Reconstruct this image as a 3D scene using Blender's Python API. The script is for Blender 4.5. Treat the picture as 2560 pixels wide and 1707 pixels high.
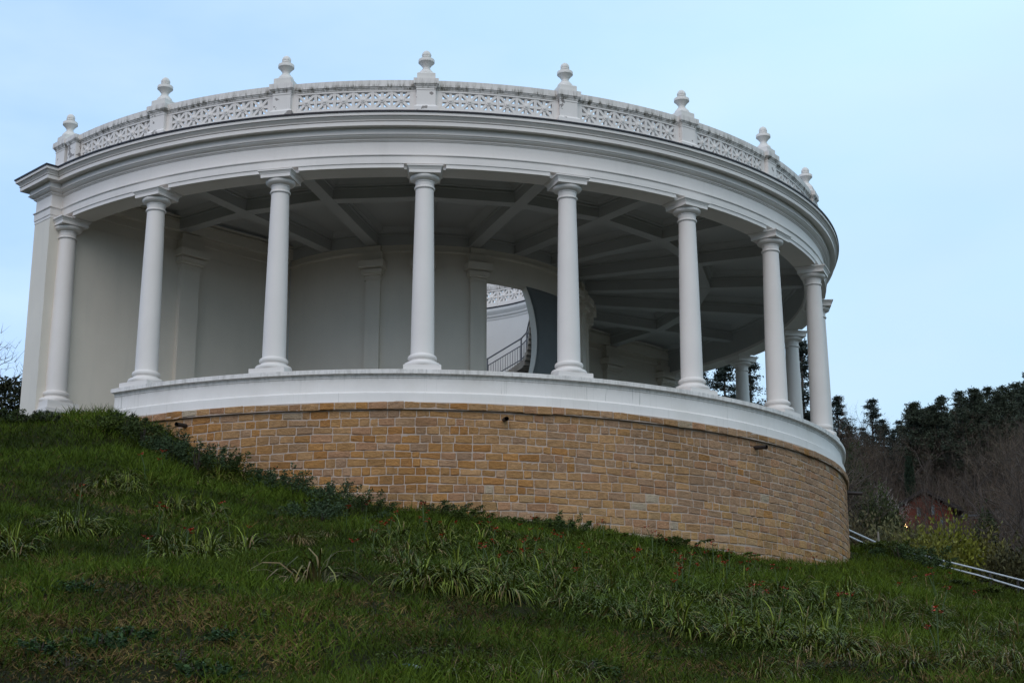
import bpy, math, random
import numpy as np
from mathutils import Matrix, Vector

random.seed(7)
RNG = np.random.default_rng(7)
PI = math.pi
for o in list(bpy.data.objects):
    bpy.data.objects.remove(o)
SC = bpy.context.scene
COL = SC.collection

# ------------------------------------------------------------------ camera
CAM_D, CAM_Z = 38.8409, -7.4029
YAW, PITCH, ROLL, FOC = 0.0592228, 0.2627218, -0.00097843, 3939.05
TH0 = -0.85539784
DL = 2 * PI / 22
camd = bpy.data.cameras.new('camera')
cam = bpy.data.objects.new('camera', camd)
COL.objects.link(cam)
fw = np.array([math.sin(YAW) * math.cos(PITCH), math.cos(YAW) * math.cos(PITCH), math.sin(PITCH)])
rt = np.cross(fw, [0, 0, 1.0]); rt /= np.linalg.norm(rt)
up = np.cross(rt, fw)
_c, _s = math.cos(ROLL), math.sin(ROLL)
RT = _c * rt + _s * up
UP = -_s * rt + _c * up
CAMP = np.array([0.0, -CAM_D, CAM_Z])
M = Matrix.Identity(4)
for i in range(3):
    M[i][0], M[i][1], M[i][2], M[i][3] = RT[i], UP[i], -fw[i], CAMP[i]
cam.matrix_world = M
camd.sensor_width = 36.0
camd.lens = FOC / 2560 * 36.0
camd.clip_start = 0.1
camd.clip_end = 3000
SC.camera = cam

# ------------------------------------------------------------------ world, sun, exposure
SUN_EL, SUN_AZ = math.radians(42), math.radians(195)     # azimuth clockwise from +Y: behind the camera
w = bpy.data.worlds.new('World'); SC.world = w; w.use_nodes = True
nt = w.node_tree; nt.nodes.clear()
out = nt.nodes.new('ShaderNodeOutputWorld')
bg = nt.nodes.new('ShaderNodeBackground'); bg.inputs[1].default_value = 0.12
sky = nt.nodes.new('ShaderNodeTexSky'); sky.sky_type = 'NISHITA'; sky.sun_disc = False
sky.sun_elevation = SUN_EL; sky.sun_rotation = SUN_AZ
sky.air_density = 1.0; sky.dust_density = 1.5; sky.ozone_density = 1.5
tc = nt.nodes.new('ShaderNodeTexCoord')
mp = nt.nodes.new('ShaderNodeMapping'); mp.inputs['Scale'].default_value = (1.2, 1.2, 3.2)
mp.inputs['Location'].default_value = (0.3, 0.1, 0.0)
nz = nt.nodes.new('ShaderNodeTexNoise'); nz.inputs['Scale'].default_value = 1.9
nz.inputs['Detail'].default_value = 3.0; nz.inputs['Roughness'].default_value = 0.45
cr = nt.nodes.new('ShaderNodeValToRGB')
cr.color_ramp.elements[0].position = 0.34; cr.color_ramp.elements[0].color = (0.74, 0.74, 0.74, 1)
cr.color_ramp.elements[1].position = 0.70; cr.color_ramp.elements[1].color = (0.96, 0.96, 0.96, 1)
mx = nt.nodes.new('ShaderNodeMix'); mx.data_type = 'RGBA'
g1 = nt.nodes.new('ShaderNodeSeparateXYZ'); g2 = nt.nodes.new('ShaderNodeMapRange')
g2.inputs[1].default_value = -0.25; g2.inputs[2].default_value = 0.42
pale = nt.nodes.new('ShaderNodeMix'); pale.data_type = 'RGBA'
pale.inputs[6].default_value = (4.35, 6.55, 9.9, 1); pale.inputs[7].default_value = (5.75, 8.3, 10.1, 1)
nt.links.new(tc.outputs['Generated'], g1.inputs[0]); nt.links.new(g1.outputs[0], g2.inputs[0]); nt.links.new(g2.outputs[0], pale.inputs[0])
cl = nt.nodes.new('ShaderNodeTexNoise'); cl.inputs['Scale'].default_value = 3.4; cl.inputs['Detail'].default_value = 5.0; cl.inputs['Roughness'].default_value = 0.5
clr = nt.nodes.new('ShaderNodeMapRange'); clr.inputs[1].default_value = 0.42; clr.inputs[2].default_value = 0.72; clr.inputs[4].default_value = 0.85
veil = nt.nodes.new('ShaderNodeMix'); veil.data_type = 'RGBA'; veil.inputs[7].default_value = (6.2, 8.1, 9.9, 1)
nt.links.new(mp.outputs[0], cl.inputs[0]); nt.links.new(cl.outputs[0], clr.inputs[0]); nt.links.new(clr.outputs[0], veil.inputs[0])
nt.links.new(pale.outputs[2], veil.inputs[6]); nt.links.new(veil.outputs[2], mx.inputs[7])
nt.links.new(tc.outputs['Generated'], mp.inputs[0]); nt.links.new(mp.outputs[0], nz.inputs[0])
nt.links.new(nz.outputs[0], cr.inputs[0]); nt.links.new(cr.outputs[0], mx.inputs[0])
nt.links.new(sky.outputs[0], mx.inputs[6]); nt.links.new(mx.outputs[2], bg.inputs[0])
nt.links.new(bg.outputs[0], out.inputs[0])

sd = bpy.data.lights.new('sun', 'SUN'); sd.energy = 1.15; sd.angle = math.radians(60); sd.color = (1.0, 0.80, 0.62)
sun = bpy.data.objects.new('sun', sd); COL.objects.link(sun)
dvec = Vector((math.sin(SUN_AZ) * math.cos(SUN_EL), math.cos(SUN_AZ) * math.cos(SUN_EL), math.sin(SUN_EL)))
sun.rotation_euler = dvec.to_track_quat('Z', 'Y').to_euler()
sun.location = (0, -30, 40)

SC.view_settings.view_transform = 'Standard'
SC.view_settings.look = 'None'
SC.view_settings.exposure = 0.0
SC.view_settings.gamma = 1.0
SC.render.engine = 'CYCLES'
SC.cycles.max_bounces = 6
SC.cycles.diffuse_bounces = 4
SC.cycles.use_denoising = True


# ------------------------------------------------------------------ helpers
def ray(px, py):
    """direction through a pixel of the 2352x1568 view of the photograph"""
    x, y = px * 2560 / 2352, py * 1707 / 1568
    d = fw * FOC + RT * (x - 1280) - UP * (y - 853.5)
    return d / np.linalg.norm(d)


def mesh(name, V, F, mats, parent=None, smooth=False, mi=None, col=None):
    me = bpy.data.meshes.new(name)
    V = np.asarray(V, dtype=np.float32).reshape(-1, 3)
    if isinstance(F, np.ndarray):
        n, k = F.shape
        me.vertices.add(len(V)); me.vertices.foreach_set('co', V.ravel())
        me.loops.add(n * k); me.loops.foreach_set('vertex_index', F.astype(np.int32).ravel())
        me.polygons.add(n)
        me.polygons.foreach_set('loop_start', np.arange(0, n * k, k, dtype=np.int32))
        try:
            me.polygons.foreach_set('loop_total', np.full(n, k, dtype=np.int32))
        except Exception:
            pass
        me.update(calc_edges=True)
    else:
        me.from_pydata(V.tolist(), [], F)
    if not isinstance(mats, (list, tuple)):
        mats = [mats]
    for m in mats:
        me.materials.append(m)
    if mi is not None:
        me.polygons.foreach_set('material_index', np.asarray(mi, dtype=np.int32))
    if smooth:
        me.polygons.foreach_set('use_smooth', np.ones(len(me.polygons), dtype=bool))
    if col is not None:                       # per-vertex colour
        a = me.color_attributes.new('tint', 'FLOAT_COLOR', 'POINT')
        c = np.ones((len(V), 4), dtype=np.float32); c[:, :3] = col
        a.data.foreach_set('color', c.ravel())
    me.update()
    o = bpy.data.objects.new(name, me)
    COL.objects.link(o)
    if parent is not None:
        o.parent = parent
    return o


def tag(o, label=None, cat=None, group=None, kind=None):
    if label: o['label'] = label
    if cat: o['category'] = cat
    if group: o['group'] = group
    if kind: o['kind'] = kind
    return o


def thing(name, label, cat, loc=(0, 0, 0), rz=0, group=None):
    o = bpy.data.objects.new(name, None); COL.objects.link(o)
    o.empty_display_size = 0.3
    o.location = loc; o.rotation_euler = (0, 0, rz)
    return tag(o, label, cat, group)


def copy_tree(o, parent=None):
    c = o.copy(); COL.objects.link(c)
    if parent is not None: c.parent = parent
    for ch in list(o.children):
        copy_tree(ch, c)
    return c


class MB:
    def __init__(s): s.V = []; s.F = []; s.M = []
    def add(s, V, F, m=0):
        n = len(s.V); s.V.extend([tuple(map(float, v)) for v in V])
        s.F.extend([tuple(int(i) + n for i in f) for f in F]); s.M.extend([m] * len(F))
    def box(s, x0, x1, y0, y1, z0, z1, T=None, m=0):
        V = [(x, y, z) for z in (z0, z1) for y in (y0, y1) for x in (x0, x1)]
        if T is not None: V = [T(v) for v in V]
        s.add(V, [(0, 2, 3, 1), (4, 5, 7, 6), (0, 1, 5, 4), (2, 6, 7, 3), (0, 4, 6, 2), (1, 3, 7, 5)], m)
    def frust(s, a, b, z0, z1, T=None, m=0):
        """square frustum, half sides a (bottom) and b (top)"""
        V = [(-a, -a, z0), (a, -a, z0), (a, a, z0), (-a, a, z0), (-b, -b, z1), (b, -b, z1), (b, b, z1), (-b, b, z1)]
        if T is not None: V = [T(v) for v in V]
        s.add(V, [(3, 2, 1, 0), (4, 5, 6, 7), (0, 1, 5, 4), (1, 2, 6, 5), (2, 3, 7, 6), (3, 0, 4, 7)], m)
    def square_profile(s, prof, T=None, m=0):
        """square stack: prof = [(half, z), ...] from the bottom up, closed at both ends"""
        V = []; F = []
        for a, z in prof: V += [(-a, -a, z), (a, -a, z), (a, a, z), (-a, a, z)]
        for i in range(len(prof) - 1):
            for j in range(4):
                F.append((i * 4 + j, i * 4 + (j + 1) % 4, i * 4 + 4 + (j + 1) % 4, i * 4 + 4 + j))
        F.append((3, 2, 1, 0)); n = len(V) - 4; F.append((n, n + 1, n + 2, n + 3))
        if T is not None: V = [T(v) for v in V]
        s.add(V, F, m)
    def tube(s, pts, r, n=6, m=0, cap=True):
        pts = [np.array(p, float) for p in pts]
        rr = r if isinstance(r, (list, tuple, np.ndarray)) else [r] * len(pts)
        V = []; F = []
        for i, p in enumerate(pts):
            t = pts[min(i + 1, len(pts) - 1)] - pts[max(i - 1, 0)]
            t /= (np.linalg.norm(t) + 1e-9)
            a = np.cross(t, [0, 0, 1.0]) if abs(t[2]) < 0.9 else np.cross(t, [1.0, 0, 0])
            a /= np.linalg.norm(a); bb = np.cross(t, a)
            for j in range(n):
                an = 2 * PI * j / n
                V.append(p + rr[i] * (math.cos(an) * a + math.sin(an) * bb))
        for i in range(len(pts) - 1):
            for j in range(n):
                F.append((i * n + j, i * n + (j + 1) % n, (i + 1) * n + (j + 1) % n, (i + 1) * n + j))
        if cap:
            F.append(tuple(range(n - 1, -1, -1))); k = (len(pts) - 1) * n
            F.append(tuple(range(k, k + n)))
        s.add(V, F, m)
    def build(s, name, mats, parent=None, smooth=False):
        return mesh(name, s.V, s.F, mats, parent, smooth, s.M)


def auto_smooth(o, deg=35):
    me = o.data
    me.polygons.foreach_set('use_smooth', np.ones(len(me.polygons), dtype=bool))
    try:
        me.set_sharp_from_angle(angle=math.radians(deg))
    except Exception:
        pass
    return o


def lathe(mb, prof, n=32, T=None, m=0, flute=None, caps=(True, True)):
    V = []; F = []
    for r, z in prof:
        for j in range(n):
            a = 2 * PI * j / n
            rr = r * (1 + (flute[1] * math.cos(flute[2] * a) if flute and z > flute[0] else 0))
            V.append((rr * math.cos(a), rr * math.sin(a), z))
    for i in range(len(prof) - 1):
        for j in range(n):
            F.append((i * n + j, i * n + (j + 1) % n, (i + 1) * n + (j + 1) % n, (i + 1) * n + j))
    if caps[0]: F.append(tuple(range(n - 1, -1, -1)))
    if caps[1]:
        k = (len(prof) - 1) * n; F.append(tuple(range(k, k + n)))
    if T is not None: V = [T(v) for v in V]
    mb.add(V, F, m)


def pol(k, r, z=0.0):
    t = TH0 + DL * k
    return np.array([r * math.sin(t), -r * math.cos(t), z])


def arc_sweep(mb, prof, k0, k1, step=0.06, closed=True, m=0, caps=True):
    """sweep a (radius, height) outline round the axis from k0 to k1 (in bays)"""
    n = max(2, int(abs(k1 - k0) / step)) + 1
    ks = np.linspace(k0, k1, n); p = len(prof)
    V = [pol(k, r, z) for k in ks for r, z in prof]
    F = []
    for i in range(n - 1):
        for j in range(p if closed else p - 1):
            a, b2 = i * p + j, i * p + (j + 1) % p
            F.append((a, a + p, b2 + p, b2))
    if closed and caps:
        F.append(tuple(range(p))); k = (n - 1) * p
        F.append(tuple(range(k + p - 1, k - 1, -1)))
    mb.add(V, F, m)


E2 = np.array([math.sin(TH0), -math.cos(TH0), 0.0])      # along the back wall, towards column 0
B2 = np.array([-math.cos(TH0), -math.sin(TH0), 0.0])     # backwards, away from the colonnade
def eb(e, b, z=0.0): return E2 * e + B2 * b + np.array([0, 0, z])


# ------------------------------------------------------------------ materials
def new_mat(name, rough=0.7, spec=0.3):
    m = bpy.data.materials.new(name); m.use_nodes = True
    n = m.node_tree; b = n.nodes['Principled BSDF']
    b.inputs['Roughness'].default_value = rough
    b.inputs['Specular IOR Level'].default_value = spec
    return m, n, b


def N(n, t, **kw):
    x = n.nodes.new(t)
    for k, v in kw.items():
        if k in x.inputs: x.inputs[k].default_value = v
        else: setattr(x, k, v)
    return x


def ramp(n, src, stops):
    r = n.nodes.new('ShaderNodeValToRGB'); e = r.color_ramp.elements
    while len(e) < len(stops): e.new(0.5)
    for x, (p, c) in zip(e, stops):
        x.position = p; x.color = (c, c, c, 1) if not isinstance(c, tuple) else (*c, 1)
    n.links.new(src, r.inputs[0]); return r.outputs[0]


def mixc(n, fac, a, b):
    x = n.nodes.new('ShaderNodeMix'); x.data_type = 'RGBA'
    for i, v in ((0, fac), (6, a), (7, b)):
        if isinstance(v, tuple): x.inputs[i].default_value = (*v, 1)
        elif isinstance(v, (int, float)): x.inputs[i].default_value = v
        else: n.links.new(v, x.inputs[i])
    return x.outputs[2]


def noise(n, scale, detail=4, rough=0.55, stretch=None, obj=False):
    tc = n.nodes.new('ShaderNodeTexCoord')
    if obj == 'geo':
        g = n.nodes.new('ShaderNodeNewGeometry'); src = g.outputs['Position']
    else:
        src = tc.outputs['Object']
    if stretch:
        mp = n.nodes.new('ShaderNodeMapping'); mp.inputs['Scale'].default_value = stretch
        n.links.new(src, mp.inputs[0]); src = mp.outputs[0]
    x = N(n, 'ShaderNodeTexNoise', Scale=scale, Detail=detail, Roughness=rough)
    n.links.new(src, x.inputs[0]); return x.outputs[0]


def bump(n, b, h, strength=0.2, dist=0.02):
    x = N(n, 'ShaderNodeBump', Strength=strength, Distance=dist)
    n.links.new(h, x.inputs['Height']); n.links.new(x.outputs[0], b.inputs['Normal'])


def zband(n, z0, z1):
    """0 below z0, 1 above z1 (world height)"""
    g = n.nodes.new('ShaderNodeNewGeometry'); s = n.nodes.new('ShaderNodeSeparateXYZ')
    n.links.new(g.outputs['Position'], s.inputs[0])
    x = N(n, 'ShaderNodeMapRange'); x.inputs[1].default_value = z0; x.inputs[2].default_value = z1
    n.links.new(s.outputs[2], x.inputs[0]); return x.outputs[0]


def mul(n, a, b):
    x = n.nodes.new('ShaderNodeMath'); x.operation = 'MULTIPLY'
    for i, v in enumerate((a, b)):
        if isinstance(v, (int, float)): x.inputs[i].default_value = v
        else: n.links.new(v, x.inputs[i])
    return x.outputs[0]


WHITE = (0.74, 0.70, 0.665)
def white_paint(name, base=WHITE, stain=0.0, moss=None, peel=0.0, hairline=0.0):
    m, n, b = new_mat(name, 0.62, 0.25)
    c = mixc(n, ramp(n, noise(n, 0.7, 5, 0.6, obj='geo'), [(0.35, 0.0), (0.75, 1.0)]), base, tuple(v * 0.91 for v in base))
    st = ramp(n, noise(n, 3.0, 6, 0.65, (1.6, 1.6, 0.22), obj='geo'), [(0.52, 0.0), (0.78, 1.0)])
    c = mixc(n, mul(n, st, 0.10 + stain), c, (0.50, 0.49, 0.45))
    if hairline:
        h = ramp(n, noise(n, 2.2, 2, 0.5, (2.3, 2.3, 0.03), obj='geo'), [(0.497, 0.0), (0.5, 1.0), (0.503, 0.0)])
        h = mul(n, h, ramp(n, noise(n, 0.9, 3, 0.5, obj='geo'), [(0.50, 0.0), (0.58, 1.0)]))
        c = mixc(n, mul(n, h, hairline), c, (0.30, 0.30, 0.27))
    if moss:
        z0, z1, amt = moss
        g = mul(n, ramp(n, noise(n, 4.2, 8, 0.72, (2.4, 2.4, 0.55), obj='geo'), [(0.46, 0.0), (0.63, 1.0)]), mul(n, zband(n, z0, z1), ramp(n, zband(n, 5.535, 5.66), [(0.0, 1.0), (0.28, 0.40), (1.0, 0.22)])))
        c = mixc(n, mul(n, g, amt), c, (0.055, 0.048, 0.026))
        g2 = ramp(n, noise(n, 1.1, 5, 0.6, obj='geo'), [(0.45, 0.0), (0.8, 1.0)])
        c = mixc(n, mul(n, g2, 0.28), c, (0.48, 0.44, 0.36))
    if peel:
        p = ramp(n, noise(n, 4.2, 5, 0.55, (1, 1, 1.3), obj='geo'), [(peel, 0.0), (peel + 0.012, 1.0)])
        c = mixc(n, p, c, (0.27, 0.245, 0.23))
    n.links.new(c, b.inputs['Base Color'])
    bump(n, b, noise(n, 26, 5, 0.6, obj='geo'), 0.12, 0.01)
    return m


M_WHITE = white_paint('white_paint')
M_ENT = white_paint('white_entablature_paint', stain=0.12)
M_PARAPET = white_paint('white_parapet_paint', base=(0.76, 0.73, 0.70), stain=0.0, moss=(-0.52, -0.40, 0.30), hairline=0.6)
M_RAIL = white_paint('mossy_coping_paint', stain=0.2, moss=(5.40, 5.47, 0.95))
M_PED = white_paint('peeling_pedestal_paint', stain=0.1, peel=0.60)
M_FIN = white_paint('finial_paint', base=(0.70, 0.67, 0.63), stain=0.42)
M_LATTICE = white_paint('lattice_paint', stain=0.1)
M_INNER = white_paint('gallery_wall_paint', base=(0.70, 0.65, 0.565), stain=0.12)
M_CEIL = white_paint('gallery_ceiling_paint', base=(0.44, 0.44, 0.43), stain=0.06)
M_COURT = white_paint('court_wall_paint', base=(0.60, 0.60, 0.59), stain=0.0)


def plain(name, colr, rough=0.6, var=0.25, scale=4.0, metallic=0.0, spec=0.3):
    m, n, b = new_mat(name, rough, spec)
    b.inputs['Metallic'].default_value = metallic
    c = mixc(n, ramp(n, noise(n, scale, 5, 0.6, obj='geo'), [(0.3, 0.0), (0.7, 1.0)]), colr, tuple(v * (1 - var) for v in colr))
    n.links.new(c, b.inputs['Base Color'])
    bump(n, b, noise(n, scale * 8, 4, 0.6, obj='geo'), 0.15, 0.01)
    return m


M_FLASH = plain('dark_roof_flashing', (0.025, 0.022, 0.028), 0.5)
M_STEEL = plain('grey_painted_steel', (0.16, 0.17, 0.19), 0.45, 0.3)
M_GALV = plain('galvanised_pipe', (0.50, 0.55, 0.60), 0.4, 0.25, 6.0)
M_PIPE = plain('dark_drain_pipe', (0.035, 0.028, 0.026), 0.55)
M_TREAD = plain('weathered_concrete_stair', (0.30, 0.27, 0.23), 0.85, 0.4, 3.0)
M_ROOF = plain('roof_terrace', (0.22, 0.21, 0.20), 0.9)


def stone_mat():
    m, n, b = new_mat('yellow_sandstone', 0.88, 0.2)
    at = n.nodes.new('ShaderNodeAttribute'); at.attribute_name = 'tint'
    f = ramp(n, noise(n, 9.0, 8, 0.7, (1, 1, 1.6), obj='geo'), [(0.30, 0.0), (0.72, 1.0)])
    dk = n.nodes.new('ShaderNodeMix'); dk.data_type = 'RGBA'; dk.blend_type = 'MULTIPLY'
    dk.inputs[0].default_value = 1.0
    n.links.new(at.outputs['Color'], dk.inputs[6])
    g = mixc(n, f, (0.74, 0.68, 0.61), (1.16, 1.07, 0.95)); n.links.new(g, dk.inputs[7])
    sp = ramp(n, noise(n, 46, 3, 0.7, obj='geo'), [(0.60, 0.0), (0.74, 1.0)])
    wet = ramp(n, noise(n, 0.75, 6, 0.62, (1, 1, 0.8), obj='geo'), [(0.52, 0.0), (0.70, 1.0)])
    c0 = mixc(n, mul(n, wet, 0.7), dk.outputs[2], (0.22, 0.125, 0.055))
    drip = ramp(n, noise(n, 2.6, 6, 0.7, (1.5, 1.5, 0.25), obj='geo'), [(0.60, 0.0), (0.74, 1.0)])
    c0 = mixc(n, mul(n, drip, 0.35), c0, (0.13, 0.10, 0.075))
    c = mixc(n, mul(n, sp, 0.45), c0, (0.16, 0.10, 0.05))
    n.links.new(c, b.inputs['Base Color'])
    bump(n, b, noise(n, 14, 9, 0.72, (1, 1, 1.8), obj='geo'), 1.0, 0.045)
    return m


M_STONE = stone_mat()
M_MORTAR = plain('pale_mortar', (0.49, 0.39, 0.32), 0.95, 0.3, 8.0)


def tint_mat(name, rough=0.6, spec=0.25, trans=0.0):
    m, n, b = new_mat(name, rough, spec)
    at = n.nodes.new('ShaderNodeAttribute'); at.attribute_name = 'tint'
    n.links.new(at.outputs['Color'], b.inputs['Base Color'])
    return m


M_BLADE = tint_mat('grass_blade', 0.65, 0.08)
M_STRAP = tint_mat('strap_leaf', 0.5, 0.18)
M_LEAF = tint_mat('shrub_leaf', 0.6, 0.12)
M_TWIG = tint_mat('bare_twig', 0.9, 0.1)
M_NEEDLE = tint_mat('pine_needle', 0.7, 0.2)
M_BARK = plain('tree_bark', (0.075, 0.06, 0.05), 0.95, 0.4, 6.0)
M_RED = plain('red_petal', (0.46, 0.038, 0.012), 0.5, 0.2, 30.0)
M_STEM = plain('flower_stem', (0.05, 0.08, 0.02), 0.6)


def ground_mat():
    m, n, b = new_mat('turf_soil', 0.95, 0.1)
    f = ramp(n, noise(n, 0.35, 7, 0.65, obj='geo'), [(0.36, 0.0), (0.66, 1.0)])
    c = mixc(n, f, (0.013, 0.019, 0.003), (0.030, 0.026, 0.007))
    f2 = ramp(n, noise(n, 3.2, 6, 0.7, obj='geo'), [(0.42, 0.0), (0.7, 1.0)])
    c = mixc(n, f2, c, (0.017, 0.017, 0.005))
    n.links.new(c, b.inputs['Base Color'])
    bump(n, b, noise(n, 9, 8, 0.7, obj='geo'), 0.9, 0.1)
    return m


M_GROUND = ground_mat()
M_HILL = plain('leaf_litter', (0.050, 0.038, 0.028), 0.95, 0.5, 0.25)

# ------------------------------------------------------------------ terrain (one height function)
def bpt(bear, d, z):
    a = math.radians(bear); return (d * math.sin(a), -CAM_D + d * math.cos(a), z)


CTRL = [(0, -38.84, -9.05), (-12, -38, -8.7), (14, -38, -9.5), (0, -56, -12.8), (-32, -50, -10.5), (40, -50, -14),
        (-3.59, -9.73, -2.12), (-2.59, -10.04, -2.42), (-1.62, -10.24, -2.68), (-0.5, -10.36, -2.93), (0.6, -10.37, -3.0),
        (1.48, -10.26, -3.06), (2.7, -10.01, -3.17), (3.97, -9.58, -3.32), (5.32, -8.9, -3.44), (6.81, -7.82, -3.50),
        (8.69, -5.66, -3.30), (9.57, -3.99, -3.10), (10.2, -1.2, -2.75), (9.0, 5.0, -1.8),
        (-4.4, -9.45, -1.55), (-5.2, -9.0, -0.98), (-6.0, -8.5, -0.84), (-7.6, -6.7, -0.70), (-8.7, -6.3, -0.64),
        (-9.4, -4.2, -0.52), (-14, -4, -0.3), (-24, -6, -0.6), (-20, -22, -4.6), (-9.5, -9.2, -1.35),
        bpt(15.55, 38, -2.35), bpt(18.41, 39, -3.02), bpt(19.8, 40, -3.62), bpt(21.25, 40, -4.0), bpt(25, 40, -4.5), bpt(32, 40, -6.2),
        bpt(16.7, 40, -2.16), bpt(17.4, 40, -2.32), bpt(18.0, 40, -2.52), bpt(15, 46, -3.0), bpt(18, 46, -4.2), bpt(22, 46, -5.0), bpt(30, 48, -6.5), bpt(18, 60, -4.0), bpt(28, 62, -4.5),
        (0, 12, -0.7), (-8, 6, -0.4), (5, 9, -1.0), (-20, 16, 0.0), (0, 30, -1.0), (-40, 10, 0), (50, -20, -9.5)]
CT = np.array(CTRL, float)
def _U(r2): return r2 * np.log(r2 + 1e-9)
_n = len(CT)
_K = _U(((CT[:, None, :2] - CT[None, :, :2]) ** 2).sum(-1)) + np.eye(_n) * 3.0
_P = np.c_[np.ones(_n), CT[:, :2]]
_A = np.block([[_K, _P], [_P.T, np.zeros((3, 3))]])
_sol = np.linalg.solve(_A, np.r_[CT[:, 2], 0, 0, 0])


def lumps(x, y):
    return (0.09 * np.sin(0.9 * x + 1.3 * np.sin(0.5 * y)) * np.sin(0.8 * y + 0.7 * np.sin(0.6 * x))
            + 0.045 * np.sin(2.3 * x + 0.8 * y) * np.sin(1.9 * y - 0.6 * x) + 0.02 * np.sin(5.1 * x + 2 * y) * np.sin(4.3 * y - x))


def H(x, y):
    x = np.atleast_1d(np.asarray(x, float)); y = np.atleast_1d(np.asarray(y, float))
    z = np.zeros_like(x)
    for i in range(0, len(x), 20000):
        q = np.c_[x[i:i + 20000], y[i:i + 20000]]
        r2 = ((q[:, None, :] - CT[None, :, :2]) ** 2).sum(-1)
        z[i:i + 20000] = _U(r2) @ _sol[:_n] + _sol[_n] + q @ _sol[_n + 1:]
    d = np.hypot(x, y + CAM_D)
    rr = np.hypot(x, y)
    z = z + lumps(x, y) * np.clip((rr - 10.4) / 2.5, 0.15, 1)
    z = np.clip(z, -16, 1.5)
    # the wooded hill across the hollow
    be = np.degrees(np.arctan2(x, y + CAM_D))
    amp = np.clip((be + 4) / 10, 0.12, 1.0)
    dd = np.clip(d, 60, 200)
    hill = -3.4 + (dd - 60) * 0.215 * amp + np.clip(d - 200, 0, 400) * 0.02
    hill = hill + 0.8 * np.sin(x * 0.11 + 0.5) * np.sin(y * 0.09) + 1.2 * np.sin(be * 0.55 + 1.0) * np.clip((d - 90) / 100, 0, 1)
    back = y + CAM_D < 0
    wgt = np.clip((d - 47) / 17, 0, 1); wgt = wgt * wgt * (3 - 2 * wgt)
    hill = np.where(back, -16, hill)
    return z * (1 - wgt) + hill * wgt


def h1(x, y): return float(H(x, y)[0])


def on_ground(px, py, dmin=8.0, dmax=60.0):
    """where the ray through a pixel meets the terrain"""
    d = ray(px, py)
    t = np.linspace(dmin, dmax, 600)
    P = CAMP + t[:, None] * d
    g = P[:, 2] - H(P[:, 0], P[:, 1])
    i = np.where(g < 0)[0]
    if len(i) == 0: return None
    i = i[0]
    if i == 0: return P[0]
    a = g[i - 1] / (g[i - 1] - g[i] + 1e-12)
    p = P[i - 1] * (1 - a) + P[i] * a
    p[2] = h1(p[0], p[1]); return p


def polar_sheet(name, d0, d1, dn, b0, b1, bn, mat, power=1.0):
    """ground sheet laid out in rings round the viewpoint, dense near, sparse far"""
    ds = d0 + (d1 - d0) * np.linspace(0, 1, dn) ** power
    bs = np.radians(np.linspace(b0, b1, bn))
    D, Bm = np.meshgrid(ds, bs, indexing='ij')
    x = D * np.sin(Bm); y = -CAM_D + D * np.cos(Bm)
    z = H(x.ravel(), y.ravel())
    V = np.c_[x.ravel(), y.ravel(), z]
    idx = np.arange(dn * bn).reshape(dn, bn)
    F = np.stack([idx[:-1, :-1], idx[:-1, 1:], idx[1:, 1:], idx[1:, :-1]], -1).reshape(-1, 4)
    return mesh(name, V, F, mat, smooth=True)


tag(polar_sheet('ground', 0.3, 62, 150, -180, 180, 361, M_GROUND), kind='structure')
tag(polar_sheet('hillside', 61.9, 900, 90, -180, 180, 361, M_HILL, 1.8), kind='structure')

# ------------------------------------------------------------------ the rotunda
rot = thing('rotunda', 'white half-round colonnaded rotunda on a yellow stone base above the grass slope', 'rotunda')
ZF = -0.55                                              # gallery floor

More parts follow.
